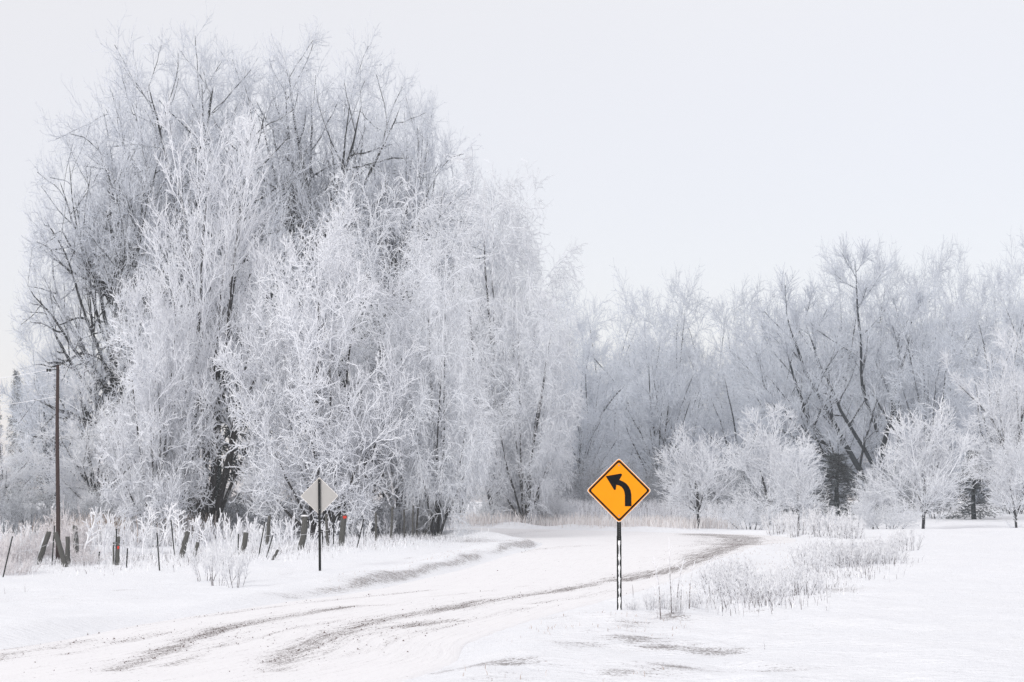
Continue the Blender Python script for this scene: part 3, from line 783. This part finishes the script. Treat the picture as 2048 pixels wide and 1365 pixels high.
# bush standing alone in the snow left of the sign back
for i, (px, py, h) in enumerate([(410, 1163, 1.15), (438, 1172, 1.3), (470, 1176, 1.1)]):
    bush('verge_bush', "verge_bush", ["white fine stemmed bush alone on the left verge, left third of its clump", "tallest white fine stemmed bush alone on the left verge", "white fine stemmed bush alone on the left verge, right third of its clump"][i], "bush", px, py, h, 0.95, i * 2.1, "bush clump on the left verge")
# brush thickets along the right verge
r5 = np.random.default_rng(5)
for i in range(15):
    px = 1425 + 190 * (i + r5.random()) / 15; py = 1214 - 0.12 * abs(px - 1500) - r5.uniform(0, 45)
    bush('brush', "verge_brush", "frosted stiff stemmed brush in the nearer thicket right of the yellow sign", "bush", px, py, r5.uniform(0.42, 0.72), None, r5.uniform(0, 6), "nearer brush thicket on the right verge")
for i in range(20):
    px = 1600 + 205 * (i + r5.random()) / 20; py = 1158 - 0.16 * (px - 1600) - r5.uniform(0, 38)
    bush('brush', "verge_brush", "frosted brush in the farther thicket at the edge of the right field", "bush", px, py, r5.uniform(0.5, 0.85), None, r5.uniform(0, 6), "farther brush thicket on the right verge")
bush('brush', "verge_brush", "last fan shaped bush of the farther thicket, out in the smooth field", "bush", 1815, 1102, 0.95, 0.9, 1.0)
for i, (px, py, h) in enumerate([(1560, 1068, 1.2), (1600, 1072, 1.4), (1640, 1074, 1.5), (1672, 1076, 1.3), (1700, 1078, 1.2)]):
    bush('brush', "verge_brush", "pale brush beyond the road bend in front of the young trees", "bush", px, py, h, 1.5, i * 1.3, "pale brush beyond the road bend")
# tall weeds beside the sign
bush('sapling', "sapling", "tallest thin bare sapling right of the yellow sign's post", "sapling", 1343, 1228, 1.12, 0.24, 0.3)
bush('sapling', "sapling", "thin bare sapling with short twigs, left of the tallest one", "sapling", 1322, 1240, 0.92, 0.25, 1.9)
bush('sapling', "sapling", "leaning thin sapling just right of the tallest one", "sapling", 1352, 1224, 0.8, 0.3, 4.4)
bush('sapling', "sapling", "faint thin sapling farthest right of the sapling group", "sapling", 1378, 1218, 0.75, 0.3, 5.4)
bush('sapling', "sapling", "low thin sapling between the tall sapling and the brush", "sapling", 1362, 1222, 0.62, 0.2, 3.1)
for i, (px, py, h) in enumerate([(1265, 1222, 0.28), (1305, 1222, 0.4), (1352, 1226, 0.36), (1385, 1216, 0.34), (1330, 1218, 0.35)]):
    bush('brush', "low_weed", ["small weed tuft at the foot of the yellow sign", "low weed tuft left of the thin saplings", "low weed tuft at the foot of the tallest sapling", "low weed tuft right of the saplings", "low weed tuft behind the saplings"][i], "weed", px, py, h, h * 0.9, i * 1.7)
for i, (px, py, h) in enumerate([(1650, 1186, 0.2), (1780, 1165, 0.12), (1530, 1300, 0.16), (1470, 1298, 0.10), (1335, 1292, 0.08), (1380, 1268, 0.1), (50, 1185, 0.3), (10, 1188, 0.25), (320, 1165, 0.1)]):
    bush('sapling', "weed_stalk", ["lone weed stalk right of the nearer thicket", "tiny weed in the smooth right field", "single weed stalk in the snow at lower right", "tiny weed left of the single stalk at lower right", "tiny weed on the scoured verge", "tiny weed below the saplings", "weed stalk in the snow at the left edge", "short weed stalk nearest the left picture edge", "tiny weed on the smooth left drift"][i], "weed", px, py, h, h * 0.5, i * 1.1)
# weeds and shrubs tangled along the old fence
FW = "tangle of weeds along the old fence"
for i, (px, py, h) in enumerate([(35, 1132, 1.4), (-5, 1140, 1.7), (72, 1118, 1.3), (112, 1112, 2.0), (150, 1114, 1.8), (65, 1116, 1.3), (165, 1130, 0.7), (30, 1150, 0.7)]):
    bush('red_brush', "rosy_brush", "tangled pinkish frosted brush by the leaning posts at the left", "bush", px, py, h, 1.5, i * 1.9, "pinkish brush round the leaning posts")
for i, (px, py, h) in enumerate([(285, 1112, 1.75), (168, 1118, 1.8), (325, 1108, 1.8), (360, 1108, 1.55), (415, 1105, 1.3)]):
    bush('candelabra', "candelabra_weed", ["tallest white candelabra weed by the fence", "white candelabra weed right of the leaning posts", "second white candelabra weed by the fence, beside the tallest", "white candelabra weed left of the dark opening", "shorter white candelabra weed near the dark opening"][i], "weed", px, py, h, 0.75, i * 0.9)
for i, (px, py, h) in enumerate([(205, 1118, 1.7), (228, 1114, 1.6), (190, 1112, 1.2), (380, 1112, 1.3), (350, 1116, 1.0), (450, 1112, 1.2), (515, 1106, 1.1), (700, 1082, 0.9), (730, 1085, 0.8), (775, 1082, 1.0), (620, 1095, 1.0), (655, 1090, 0.9), (245, 1112, 1.3), (265, 1116, 1.1), (300, 1116, 1.2), (405, 1110, 1.4), (430, 1106, 1.5), (465, 1106, 1.3), (500, 1104, 1.3), (560, 1098, 1.1), (585, 1096, 1.2), (40, 1128, 1.4), (-5, 1132, 1.6), (70, 1126, 1.2), (800, 1078, 0.9), (825, 1077, 0.8)]):
    bush('forked_weed', "forked_weed", "thick white forked weed among the fence posts", "weed", px, py - 6, h, 0.8, i * 1.4, "white forked weeds among the fence posts")
for i in range(46):
    px = -10 + 870 * (i + r5.random()) / 46; py = 1106 - 0.055 * px + r5.uniform(-10, 6)
    bush('brush', "fence_weed", "frosted weed in the tangle along the old fence", "weed", px, py, r5.uniform(0.5, 1.15), None, r5.uniform(0, 6), FW)
for i in range(9):
    px = 700 + 170 * (i + r5.random()) / 9
    bush('thicket', "fence_shrub", "grey white shrub at the foot of the clump beside the road bend", "bush", px, 1074 - 0.03 * (px - 690), r5.uniform(1.0, 1.9), None, r5.uniform(0, 6), "shrubs at the clump's foot by the bend", M['shade'] if i % 2 else M['small'])
for i in range(24):
    px = -60 + 760 * (i + r5.random()) / 24; Y = r5.uniform(80, 100)
    plant('thicket', "clump_shrub", "frosted low shrub deep under the big clump", "bush", px - 55, px + 55, r5.uniform(955, 1010), Y, r5.uniform(0, 6), "low shrubs beneath the big clump", mat=M['shade'])
for i in range(9):
    px = 985 + 150 * (i + r5.random()) / 9
    plant('thicket', "bend_shrub", "pale shrub across the road bend below the drooping birches", "bush", px - 45, px + 45, r5.uniform(955, 1000), r5.uniform(104, 112), r5.uniform(0, 6), "pale shrubs across the road bend", mat=M['small'])
for i in range(34):
    px = 1110 + 960 * (i + r5.random()) / 34; Y = r5.uniform(124, 142)
    if 1600 < px < 1745 or 1890 < px < 2010: continue
    plant('thicket', "wood_shrub", "grey low shrub along the foot of the wood", "bush", px - 50, px + 50, r5.uniform(900, 965), Y, r5.uniform(0, 6), "low shrubs along the foot of the wood", mat=M['shade'])
plant('thicket', "field_shrub", "round grey shrub between the first two young trees", "bush", 1430, 1575, 975, 100, 0.4, mat=M['small'])
plant('thicket', "field_shrub", "grey shrub left of the round crowned young tree's trunk", "bush", 1700, 1850, 985, 101, 2.4, mat=M['small'])
plant('thicket', "field_shrub", "low pale shrub right of the slim bright young tree", "bush", 1600, 1700, 1010, 101, 1.4, mat=M['small'])

# ------------------------------------------------------------------ dead grass (uncountable)
def blades(name, X, Y, hgt, wid, mat, label, fr):
    n = len(X); r = np.random.default_rng(len(X))
    Z = ground_h(X, Y) - 0.02
    a = r.uniform(0, 6.28, n); h = hgt * r.uniform(0.5, 1.2, n); ln = r.uniform(0.05, 0.45, n) * h; la = r.uniform(0, 6.28, n)
    b = np.stack([X, Y, Z], -1); wv = np.stack([np.cos(a), np.sin(a), 0 * a], -1) * (wid * r.uniform(0.6, 1.4, n))[:, None]
    mid = b + np.stack([np.cos(la) * ln * 0.35, np.sin(la) * ln * 0.35, h * 0.6], -1); top = b + np.stack([np.cos(la) * ln, np.sin(la) * ln, h * 0.98], -1)
    V = np.stack([b - wv, b + wv, mid - wv * 0.9, mid + wv * 0.9, top - wv * 0.35, top + wv * 0.35], 1)
    o = (np.arange(n) * 6)[:, None, None]
    Q = o + np.array([[0, 1, 3, 2], [2, 3, 5, 4]])[None]
    F = np.repeat(np.clip(r.normal(fr, 0.2, n), 0, 1.2), 6)
    return stuff(link(name, mesh_np(name, V, Q, mat, F)), label, "grass")
def band(n, poly, jit, seed):
    r = np.random.default_rng(seed); p = np.array(poly, float); t = r.random(n) * (len(p) - 1); i = t.astype(int); f = (t - i)[:, None]
    q = p[i] * (1 - f) + p[i + 1] * f
    return q[:, 0] + r.normal(0, jit, n), q[:, 1] + r.normal(0, jit * 1.6, n)
fl = [on_ground(px, py)[:2] for px, py in [(-30, 1138), (120, 1128), (300, 1122), (450, 1114), (600, 1098), (720, 1086), (850, 1074)]]
gx_, gy_ = band(7000, fl, 1.1, 61); k_ = road_sd(gx_, gy_) > 0.5
blades("fence_grass", gx_[k_], gy_[k_], 0.22, 0.007, M['weed'], "frosted white grass under the old fence", 0.75)
fl2 = [on_ground(px, py)[:2] for px, py in [(880, 1052), (980, 1051), (1100, 1051), (1190, 1052), (1330, 1055), (1430, 1057)]]
gx_, gy_ = band(5000, fl2, 1.0, 62); k_ = road_sd(gx_, gy_) > 0.3
blades("bend_grass", gx_[k_], gy_[k_], 0.6, 0.012, M['drygrass'], "pale tan grass strip on the far side of the bend", 0.75)
fl3 = [on_ground(px, py)[:2] for px, py in [(1050, 1040), (1250, 1035), (1420, 1045)]]
gx_, gy_ = band(4000, fl3, 1.8, 66)
blades("reed_grass", gx_, gy_, 1.1, 0.014, M['weed'], "tall frosted white reeds behind the yellow sign", 0.8)
gx_, gy_ = band(2600, [(-17, 80), (-13.5, 81)], 1.1, 63)
blades("tan_grass", gx_, gy_, 1.0, 0.012, M['drygrass'], "tan dead grass patch behind the candelabra weeds", 0.3)
fl4 = [on_ground(px, py)[:2] for px, py in [(1400, 1212), (1500, 1212), (1590, 1195), (1650, 1160), (1720, 1145), (1790, 1120)]]
gx_, gy_ = band(900, fl4, 0.45, 64)
blades("verge_grass", gx_, gy_, 0.22, 0.005, M['weed'], "frosted grass at the foot of the right thickets", 0.6)
sx_, sy_ = np.random.default_rng(65).uniform(-4, 9, 5200), np.random.default_rng(66).uniform(18, 75, 5200)
k_ = (road_sd(sx_, sy_) > 0.35) & (road_sd(sx_, sy_) < 2.6) & (N1(sx_ * 0.7, sy_ * 0.4) > 0.5)
blades("bank_grass", sx_[k_], sy_[k_], 0.07, 0.004, M['drygrass'], "short dead grass tips poking through the snow banks", 0.2)

# ------------------------------------------------------------------ signs
def plain(name, col, rough=0.5, metal=0.0, nz=0.15, scale=8.0):
    m, t, b = new_mat(name)
    n = noise_tex(t, scale, 4, obj_coord(t))
    t.links.new(mixc(t, n, tuple(c * (1 - nz) for c in col), tuple(min(1, c * (1 + nz)) for c in col)), b.inputs["Base Color"])
    b.inputs["Roughness"].default_value = rough; b.inputs["Metallic"].default_value = metal
    if max(col) < 0.05: b.inputs["Specular IOR Level"].default_value = 0.03
    return m
M['sheet'] = plain("yellow_sheeting", (0.90, 0.31, 0.003), 0.6, 0, 0.06, 5)
M['sheet'].node_tree.nodes["Principled BSDF"].inputs["Specular IOR Level"].default_value = 0.06
M['black'] = plain("black_ink", (0.006, 0.006, 0.007), 0.6, 0, 0.2)
M['alu'] = plain("dull_aluminium", (0.43, 0.42, 0.405), 0.6, 0.0, 0.07, 3)
M['rimeedge'] = plain("rime_edge", (0.82, 0.78, 0.74), 0.9, 0, 0.12, 30)
M['steel'] = frost_mat("dark_post_steel", (0.022, 0.024, 0.024), (0.75, 0.76, 0.79), 0.62, 0.9, 14.0)
M['rimewhite'] = plain("packed_rime", (0.84, 0.85, 0.87), 0.9, 0, 0.08, 40)
M['bolt'] = plain("zinc_bolt", (0.35, 0.34, 0.33), 0.4, 0.6, 0.1)
M['red'] = plain("red_marker", (0.55, 0.035, 0.02), 0.5, 0, 0.1)
M['wood'] = frost_mat("weathered_post_wood", (0.085, 0.085, 0.08), (0.70, 0.71, 0.73), 0.55, 0.95, 7.0)
M['pole'] = frost_mat("dark_pole_wood", (0.05, 0.034, 0.032), (0.7, 0.7, 0.72), 0.62, 1.0, 9.0)

def diamond(half, rc, seg=6):
    """rounded square turned on its corner; half = corner distance of the sharp diamond"""
    q = []
    for a in (0, 90, 180, 270):
        c = half - rc * math.sqrt(2)
        cx, cz = c * math.cos(math.radians(a)), c * math.sin(math.radians(a))
        for i in range(seg + 1):
            b = math.radians(a - 45 + 90 * i / seg)
            q.append((cx + rc * math.cos(b), cz + rc * math.sin(b)))
    return q
def slab(name, outline, y0, y1, mat, parent, hole=None):
    """outline in x-z, extruded from y0 (front) to y1 (back)"""
    import bmesh
    bm = bmesh.new()
    if hole is None:
        f = [bm.verts.new((x, y0, z)) for x, z in outline]; bk = [bm.verts.new((x, y1, z)) for x, z in outline]
        bm.faces.new(f); bm.faces.new(bk[::-1])
        for i in range(len(f)):
            j = (i + 1) % len(f); bm.faces.new((f[j], f[i], bk[i], bk[j]))
    else:
        rings = [[bm.verts.new((x, yy, z)) for x, z in o] for o, yy in ((outline, y0), (hole, y0), (hole, y1), (outline, y1))]
        for a, b in ((0, 1), (1, 2), (2, 3), (3, 0)):
            for i in range(len(outline)):
                j = (i + 1) % len(outline); bm.faces.new((rings[a][i], rings[a][j], rings[b][j], rings[b][i]))
    bmesh.ops.recalc_face_normals(bm, faces=bm.faces)
    bmesh.ops.triangulate(bm, faces=[f for f in bm.faces if len(f.verts) > 4])
    me = bpy.data.meshes.new(name); bm.to_mesh(me); bm.free(); me.materials.append(mat)
    for p in me.polygons: p.use_smooth = False
    return link(name, me, parent)
def disc_bolt(parent, x, y0, y1, z, r, mat, name="bolt"):
    return slab(name, [(x + r * math.cos(a), z + r * math.sin(a)) for a in np.linspace(0, 6.28, 9)[:-1]], y0, y1, mat, parent)
def prism(name, prof, z0, z1, mat, parent, frost=0.0, nz=14):
    """x-y profile (open polyline thickened by the caller) extruded up"""
    prof = np.array(prof, float); n = len(prof); zs = np.linspace(z0, z1, nz)
    V = np.concatenate([np.column_stack([prof, np.full(n, z)]) for z in zs])
    Q = [(r * n + i, r * n + (i + 1) % n, (r + 1) * n + (i + 1) % n, (r + 1) * n + i) for r in range(nz - 1) for i in range(n)]
    me = mesh_np(name, V, Q, mat, np.full(len(V), frost), smooth=False)
    return link(name, me, parent)
def hat(w, d, f, t=0.006, y=0.0):
    """hat section: web at front, legs back, flanges out, closed outline"""
    o = [(-w - f, y + d), (-w, y + d), (-w * 0.8, y), (w * 0.8, y), (w, y + d), (w + f, y + d)]
    i = [(x, yy + t) for x, yy in o][::-1]
    return o + i
HALF = 0.539
# yellow curve sign, facing us
g0 = on_ground(1239, 1222)
sign = link("curve_sign", None, None, tuple(g0))
tag(sign, "yellow diamond warning sign with black left curve arrow, on steel post", "road sign")
cz_ = (1222 - 985) / FPX * g0[1]
HS = 126 / 2 / FPX * g0[1] + 0.0166
slab("plate", [(x, z + cz_) for x, z in diamond(HS, 0.04)], 0.0, 0.004, M['rimeedge'], sign)
slab("face", [(x, z + cz_) for x, z in diamond(HS - 0.012, 0.038)], -0.003, -0.0005, M['sheet'], sign)
slab("border", [(x, z + cz_) for x, z in diamond(HS - 0.026, 0.036)], -0.0065, -0.0035, M['black'], sign, hole=[(x, z + cz_) for x, z in diamond(HS - 0.066, 0.028)])
arrow = [(213, 232), (332, 211), (341, 214), (343, 223), (322, 262), (352, 274), (378, 292), (398, 316), (411, 346), (417, 380), (418, 472), (365, 472), (365, 383), (361, 356), (352, 334), (338, 317), (320, 306), (297, 301), (293, 336), (287, 343), (279, 341)]
sc_ = (HS - 0.0166) / 252.5
slab("arrow", [((x - 318.5) * sc_, (346 - y) * sc_ + cz_) for x, y in arrow], -0.0065, -0.0035, M['black'], sign)
for zz in (0.40, -0.40): disc_bolt(sign, 0, -0.010, -0.003, cz_ + zz, 0.013, M['bolt'])
prism("post", hat(0.026, 0.030, 0.012, y=0.012), -0.3, cz_ - HS - 0.20, M['steel'], sign, 0.10)
ext = prism("perforated_post", hat(0.021, 0.026, 0.013, y=0.006), cz_ - HS - 0.26, cz_ + HS - 0.10, M['steel'], sign, 0.0)
for i in range(9):
    disc_bolt(ext, 0, 0.0035, 0.007, cz_ - HS - 0.245 + 0.029 * i, 0.0042, M['bolt'], "punched_hole")
r8 = np.random.default_rng(8)
zz = np.linspace(-0.05, cz_ - HS - 0.275, 70)
hw = 0.019 * (0.25 + 0.95 * N1(zz * 22, zz * 0 + 3)) ; hw = np.clip(hw, 0.005, 0.021)
V = np.concatenate([np.column_stack([-hw + r8.normal(0, 0.0015, 70), np.full(70, 0.009), zz]), np.column_stack([0 * zz, 0.003 + r8.normal(0, 0.001, 70), zz]), np.column_stack([hw + r8.normal(0, 0.0015, 70), np.full(70, 0.009), zz])])
Q = [(c * 70 + i, (c + 1) * 70 + i, (c + 1) * 70 + i + 1, c * 70 + i + 1) for c in (0, 1) for i in range(69)]
link("rime_layer", mesh_np("rime_layer", V, Q, M['rimewhite']), sign)

# the back of the sign for the other direction
g1 = on_ground(640, 1142)
sb = link("sign_back", None, None, tuple(g1), (0, math.radians(-0.9), math.radians(3)))
tag(sb, "grey unpainted back of a diamond road sign on a dark post", "road sign")
cb = (1142 - 994) / FPX * g1[1]; HB = 73 / 2 / FPX * g1[1] + 0.0166
slab("plate", [(x, z + cb) for x, z in diamond(HB, 0.04)], 0.0, 0.004, M['rimeedge'], sb)
slab("back_face", [(x, z + cb) for x, z in diamond(HB - 0.018, 0.038)], -0.003, -0.0005, M['alu'], sb)
prism("post", hat(0.024, -0.028, 0.014, -0.006, y=-0.010), -0.3, cb + HB * 0.88, M['steel'], sb, 0.12)
for zz in (0.36, -0.36): disc_bolt(sb, 0, -0.022, -0.0165, cb + zz * 1.1, 0.012, M['bolt'])

# ------------------------------------------------------------------ utility pole and its wires
gp = on_ground(116, 1128)
top = pt(115, 731, gp[1]); 
pole = link("utility_pole", None, None, tuple(gp)); tag(pole, "tall dark wooden utility pole at the left", "utility pole")
hp = top[2] - gp[2]
zk = np.linspace(-0.3, hp, 14)
Pp = np.stack([np.interp(zk, [-0.3, hp], [0.0, top[0] - gp[0]]) + 0.012 * np.sin(zk * 1.1), 0 * zk, zk], -1)[None]
v, q = tubes(Pp, np.interp(zk, [0, hp], [0.075, 0.052])[None], 10)
link("shaft", mesh_np("shaft", v, q, M['pole'], np.full(len(v), 0.12)), pole)
cap = [(0.05 * math.cos(a), 0.05 * math.sin(a)) for a in np.linspace(0, 6.28, 11)[:-1]]
me = bpy.data.meshes.new("pole_top"); me.from_pydata([(x + Pp[0, -1, 0], y, hp - 0.001) for x, y in cap], [], [tuple(range(10))]); me.materials.append(M['pole']); link("pole_top", me, pole)
ax = Pp[0, -1, 0]; az_ = hp - 0.14
v, q = tubes(np.array([[[ax + 0.02, -0.06, az_], [ax - 0.16, -0.07, az_ - 0.02], [ax - 0.33, -0.08, az_ - 0.03]]]), np.array([[0.016, 0.016, 0.014]]), 6)
link("bracket", mesh_np("bracket", v, q, M['steel'], np.zeros(len(v))), pole)
for dx in (-0.33, -0.24):
    zl = np.array([-0.05, -0.04, -0.015, 0.0, 0.015, 0.04, 0.05]); rl = np.array([0.012, 0.036, 0.036, 0.02, 0.036, 0.036, 0.012])
    v, q = tubes(np.stack([np.full(7, ax + dx), np.full(7, -0.08), az_ - 0.03 + zl], -1)[None], rl[None], 8)
    link("insulator", mesh_np("insulator", v, q, M['steel'], np.full(len(v), 0.1)), pole)
M['wire'] = plain("rime_on_wire", (0.80, 0.81, 0.84), 0.9, 0, 0.1, 30)
def wire(name, label, a, b, sag, r, cat="wire"):
    t = np.linspace(0, 1, 26)[:, None]
    p = a * (1 - t) + b * t; p[:, 2] -= sag * 4 * (t * (1 - t))[:, 0]
    v, q = tubes(p[None], np.full((1, 26), r), 5)
    return tag(link(name, mesh_np(name, v, q, M['wire'])), label, cat)
wire("pole_wire", "frosted wire sagging left from the utility pole's bracket", np.array([gp[0] + ax - 0.33, gp[1] - 0.08, gp[2] + az_ - 0.02]), pt(-420, 700, 95), 0.9, 0.011)
wire("pole_wire", "lower frosted wire tied to the side of the utility pole", np.array([gp[0] + ax - 0.06, gp[1], gp[2] + hp - 1.05]), pt(-420, 770, 95), 0.75, 0.010)

# ------------------------------------------------------------------ fence posts
def steel_post(px, py, bx, by, label):
    b = on_ground(bx, by); t = pt(px, py, b[1]); d = t - b
    o = link("steel_fence_post", None, None, tuple(b)); o["_"] = 0; del o["_"]
    w = 0.021; th = 0.005
    prof = np.array([(-w, 0), (w, 0), (w, th), (th / 2, th), (th / 2, 0.03), (-th / 2, 0.03), (-th / 2, th), (-w, th)])
    n = len(prof); zs = np.linspace(-0.12, 1, 9)
    V = np.concatenate([np.column_stack([prof[:, 0] + d[0] * z, prof[:, 1], np.full(n, d[2] * z)]) for z in zs])
    Q = [(r * n + i, r * n + (i + 1) % n, (r + 1) * n + (i + 1) % n, (r + 1) * n + i) for r in range(8) for i in range(n)]
    link("rail", mesh_np("rail", V, Q, M['steel'], np.zeros(len(V)), smooth=False), o)
    me = bpy.data.meshes.new("stud")
    for k in range(4):
        z = 0.35 + 0.17 * k
        link("stud", mesh_np("stud", np.array([(-0.012, -0.012, -0.012), (0.012, -0.012, -0.012), (0.012, 0.001, -0.012), (-0.012, 0.001, -0.012), (-0.012, -0.012, 0.012), (0.012, -0.012, 0.012), (0.012, 0.001, 0.012), (-0.012, 0.001, 0.012)]) + np.array([d[0] * z, 0, d[2] * z]),
             [(0, 1, 5, 4), (1, 2, 6, 5), (2, 3, 7, 6), (3, 0, 4, 7), (4, 5, 6, 7), (3, 2, 1, 0)], M['steel'], np.zeros(8), smooth=False), o)
    bpy.data.meshes.remove(me)
    tag(o, label, "fence post", "steel fence posts of the old fence")
    return b + d
tops = []
for px, py, bx, by, lab in [
    (25, 1073, 6, 1155, "thin dark steel post tilted right, nearest the left picture edge"), (48, 1058, 47, 1120, "thin steel post half hidden in the pinkish brush"),
    (109, 1052, 104, 1131, "thin steel post between the two leaning wooden posts"), (233, 1058, 231, 1131, "tall steel post in front of the red marked wooden post"),
    (255, 1097, 253, 1136, "short steel stub right of the red marked post"), (199, 1104, 196, 1130, "short steel stub left of the red marked post"),
    (314, 1066, 319, 1142, "lone dark steel post standing nearest the smooth left drift"), (342, 1040, 349, 1112, "steel post leaning left beside the candelabra weeds"),
    (477, 1068, 476, 1108, "steel post left of the bent wooden post"), (530, 1044, 517, 1114, "thin steel post leaning right, left of the snow capped post"),
    (546, 1070, 533, 1116, "thin steel post leaning right, closest to the snow capped post"), (667, 1030, 667, 1094, "upright steel post just right of the sign back"),
    (728, 1038, 714, 1096, "thin steel post tilted right, farther along beyond the sign back"), (645, 1060, 645, 1098, "steel post half hidden behind the sign back's post")]:
    tops.append(steel_post(px, py, bx, by, lab))
def wood_post(px, py, bx, by, wpx, label, cap=False, red=None, frost=0.15, seed=0, bent=0.0):
    b = on_ground(bx, by); t = pt(px, py, b[1]); d = t - b; rad = wpx / 2 / FPX * b[1]
    r = np.random.default_rng(seed + 70)
    o = link("wooden_fence_post", None, None, tuple(b))
    k = 9; lam = np.linspace(-0.15, 1, k)
    P = np.stack([d[0] * lam + bent * np.sin(np.clip(lam, 0, 1) * math.pi) + r.normal(0, 0.006, k), r.normal(0, 0.006, k), d[2] * lam], -1)
    v, q = tubes(P[None], (rad * r.uniform(0.9, 1.1, k) * np.linspace(1.05, 0.9, k))[None], 9)
    v[-9:, 2] += r.normal(0, 0.012, 9); v = np.vstack([v, P[-1] + np.array([0, 0, -0.01])])
    nv = len(v) - 1
    T = [(nv - 9 + i, nv - 9 + (i + 1) % 9, nv) for i in range(9)]
    link("shaft", mesh_np("shaft", v + 0, q, M['wood'], np.full(len(v), frost), T=T), o)
    if cap:
        zc = np.array([-0.01, 0.0, 0.03, 0.05]); rc = np.array([rad * 0.9, rad * 1.25, rad * 1.1, rad * 0.2])
        v, q = tubes((P[-1] + np.stack([0 * zc, 0 * zc, zc], -1))[None], rc[None], 9)
        link("snow_cap", mesh_np("snow_cap", v, q, M['rimewhite']), o)
    if red is not None:
        z0 = P[0] * 0 + np.array([d[0] * red, -rad * 1.12, d[2] * red])
        x = rad * 0.85; hh = 0.055
        slab("red_marker", [(z0[0] - x * 0.2, z0[2] - hh), (z0[0] + x, z0[2] - hh * 0.6), (z0[0] + x, z0[2] + hh), (z0[0] - x * 0.5, z0[2] + hh * 0.8)], z0[1], z0[1] + 0.012, M['red'], o)
    return tag(o, label, "fence post", "old wooden fence posts")
for i, a in enumerate([
    (98, 1064, 76, 1130, 11, "grey wooden post leaning right, left leg of the crossed pair"), (111, 1065, 131, 1135, 11, "grey wooden post leaning left, right leg of the crossed pair"),
    (135, 1074, 136, 1131, 10, "upright weathered wooden post right of the leaning pair"), (150, 1052, 153, 1115, 12, "rime wrapped wooden post overgrown by weeds"),
    (237, 1074, 235, 1131, 7, "dark wooden post with a red marker, left of the lone steel post"), (227, 1085, 227, 1130, 4, "thin grey stake beside the red marked post"),
    (375, 1064, 362, 1117, 11, "leaning wooden post left of the white verge bush"), (396, 1085, 384, 1126, 8, "half buried wooden post behind the white verge bush"),
    (491, 1066, 481, 1110, 11, "bent wooden post behind the verge bush's right side"), (539, 1032, 534, 1090, 7, "thin wooden post left of the snow capped post, farther back"),
    (556, 1100, 545, 1121, 6, "short broken stub near the snow capped post"), (609, 1033, 600, 1101, 13, "thick snow capped wooden post just left of the sign back"),
    (689, 1030, 682, 1092, 12, "dark leaning wooden post with red marker right of the sign back"), (752, 1026, 752, 1084, 5, "slim upright post farthest right along the fence")]):
    wood_post(*a, cap=(i == 11), red={4: 0.62, 12: 0.92}.get(i), frost=0.55 if i == 3 else 0.18, seed=i, bent=0.05 if i in (8, 11) else 0.0)
for i, a in enumerate([(808, 1020, 809, 1076, 4, "slim dark dead stem under the birches, left of a close pair"), (826, 1012, 825, 1076, 4, "slim dark dead stem, left one of a close pair under the birches"), (836, 1010, 833, 1074, 4, "slim dark dead stem, right one of a close pair under the birches"), (868, 1036, 846, 1073, 5, "dark dead stem leaning right toward the road bend"), (785, 1015, 782, 1080, 5, "dark dead stem right of the slim fence post"), (652, 1028, 655, 1092, 6, "dark dead stem behind the sign back's post")]):
    o_ = wood_post(*a, frost=0.0, seed=30 + i); o_.name = "dead_stem"; o_["category"] = "dead stem"; o_["group"] = "dead stems under the birches"
for i, (a, b, lab) in enumerate([(0, 2, "frosted fence wire sagging between the two leftmost steel posts"), (2, 3, "frosted fence wire behind the leaning wooden pair"), (3, 6, "frosted fence wire left of the lone steel post"), (9, 11, "frosted fence wire running behind the sign back's post")]):
    wire("fence_wire", lab, tops[a] - np.array([0, 0, 0.45]), tops[b] - np.array([0, 0, 0.5]), 0.10, 0.006)

# ------------------------------------------------------------------ frosty air
hz_m = bpy.data.materials.new("frosty_air"); hz_m.use_nodes = True
hz_t = hz_m.node_tree; hz_t.nodes.clear()
hz_o = hz_t.nodes.new("ShaderNodeOutputMaterial"); hz_v = hz_t.nodes.new("ShaderNodeVolumePrincipled")
hz_v.inputs["Color"].default_value = (0.93, 0.95, 0.98, 1)
hz_v.inputs["Density"].default_value = 0.0005
hz_v.inputs["Anisotropy"].default_value = 0.0
hz_t.links.new(hz_v.outputs[0], hz_o.inputs["Volume"])
X0, X1, Y0, Y1, Z0, Z1 = -402, 402, -62, 522, -4.0, 32.0
hv = [(x, y, z) for z in (Z0, Z1) for y in (Y0, Y1) for x in (X0, X1)]
hf = [(0, 2, 3, 1), (4, 5, 7, 6), (0, 1, 5, 4), (2, 6, 7, 3), (0, 4, 6, 2), (1, 3, 7, 5)]
hme = bpy.data.meshes.new("haze"); hme.from_pydata(hv, [], hf); hme.materials.append(hz_m)
haze = stuff(link("haze", hme), "thin cold haze hanging over the whole place", "haze")
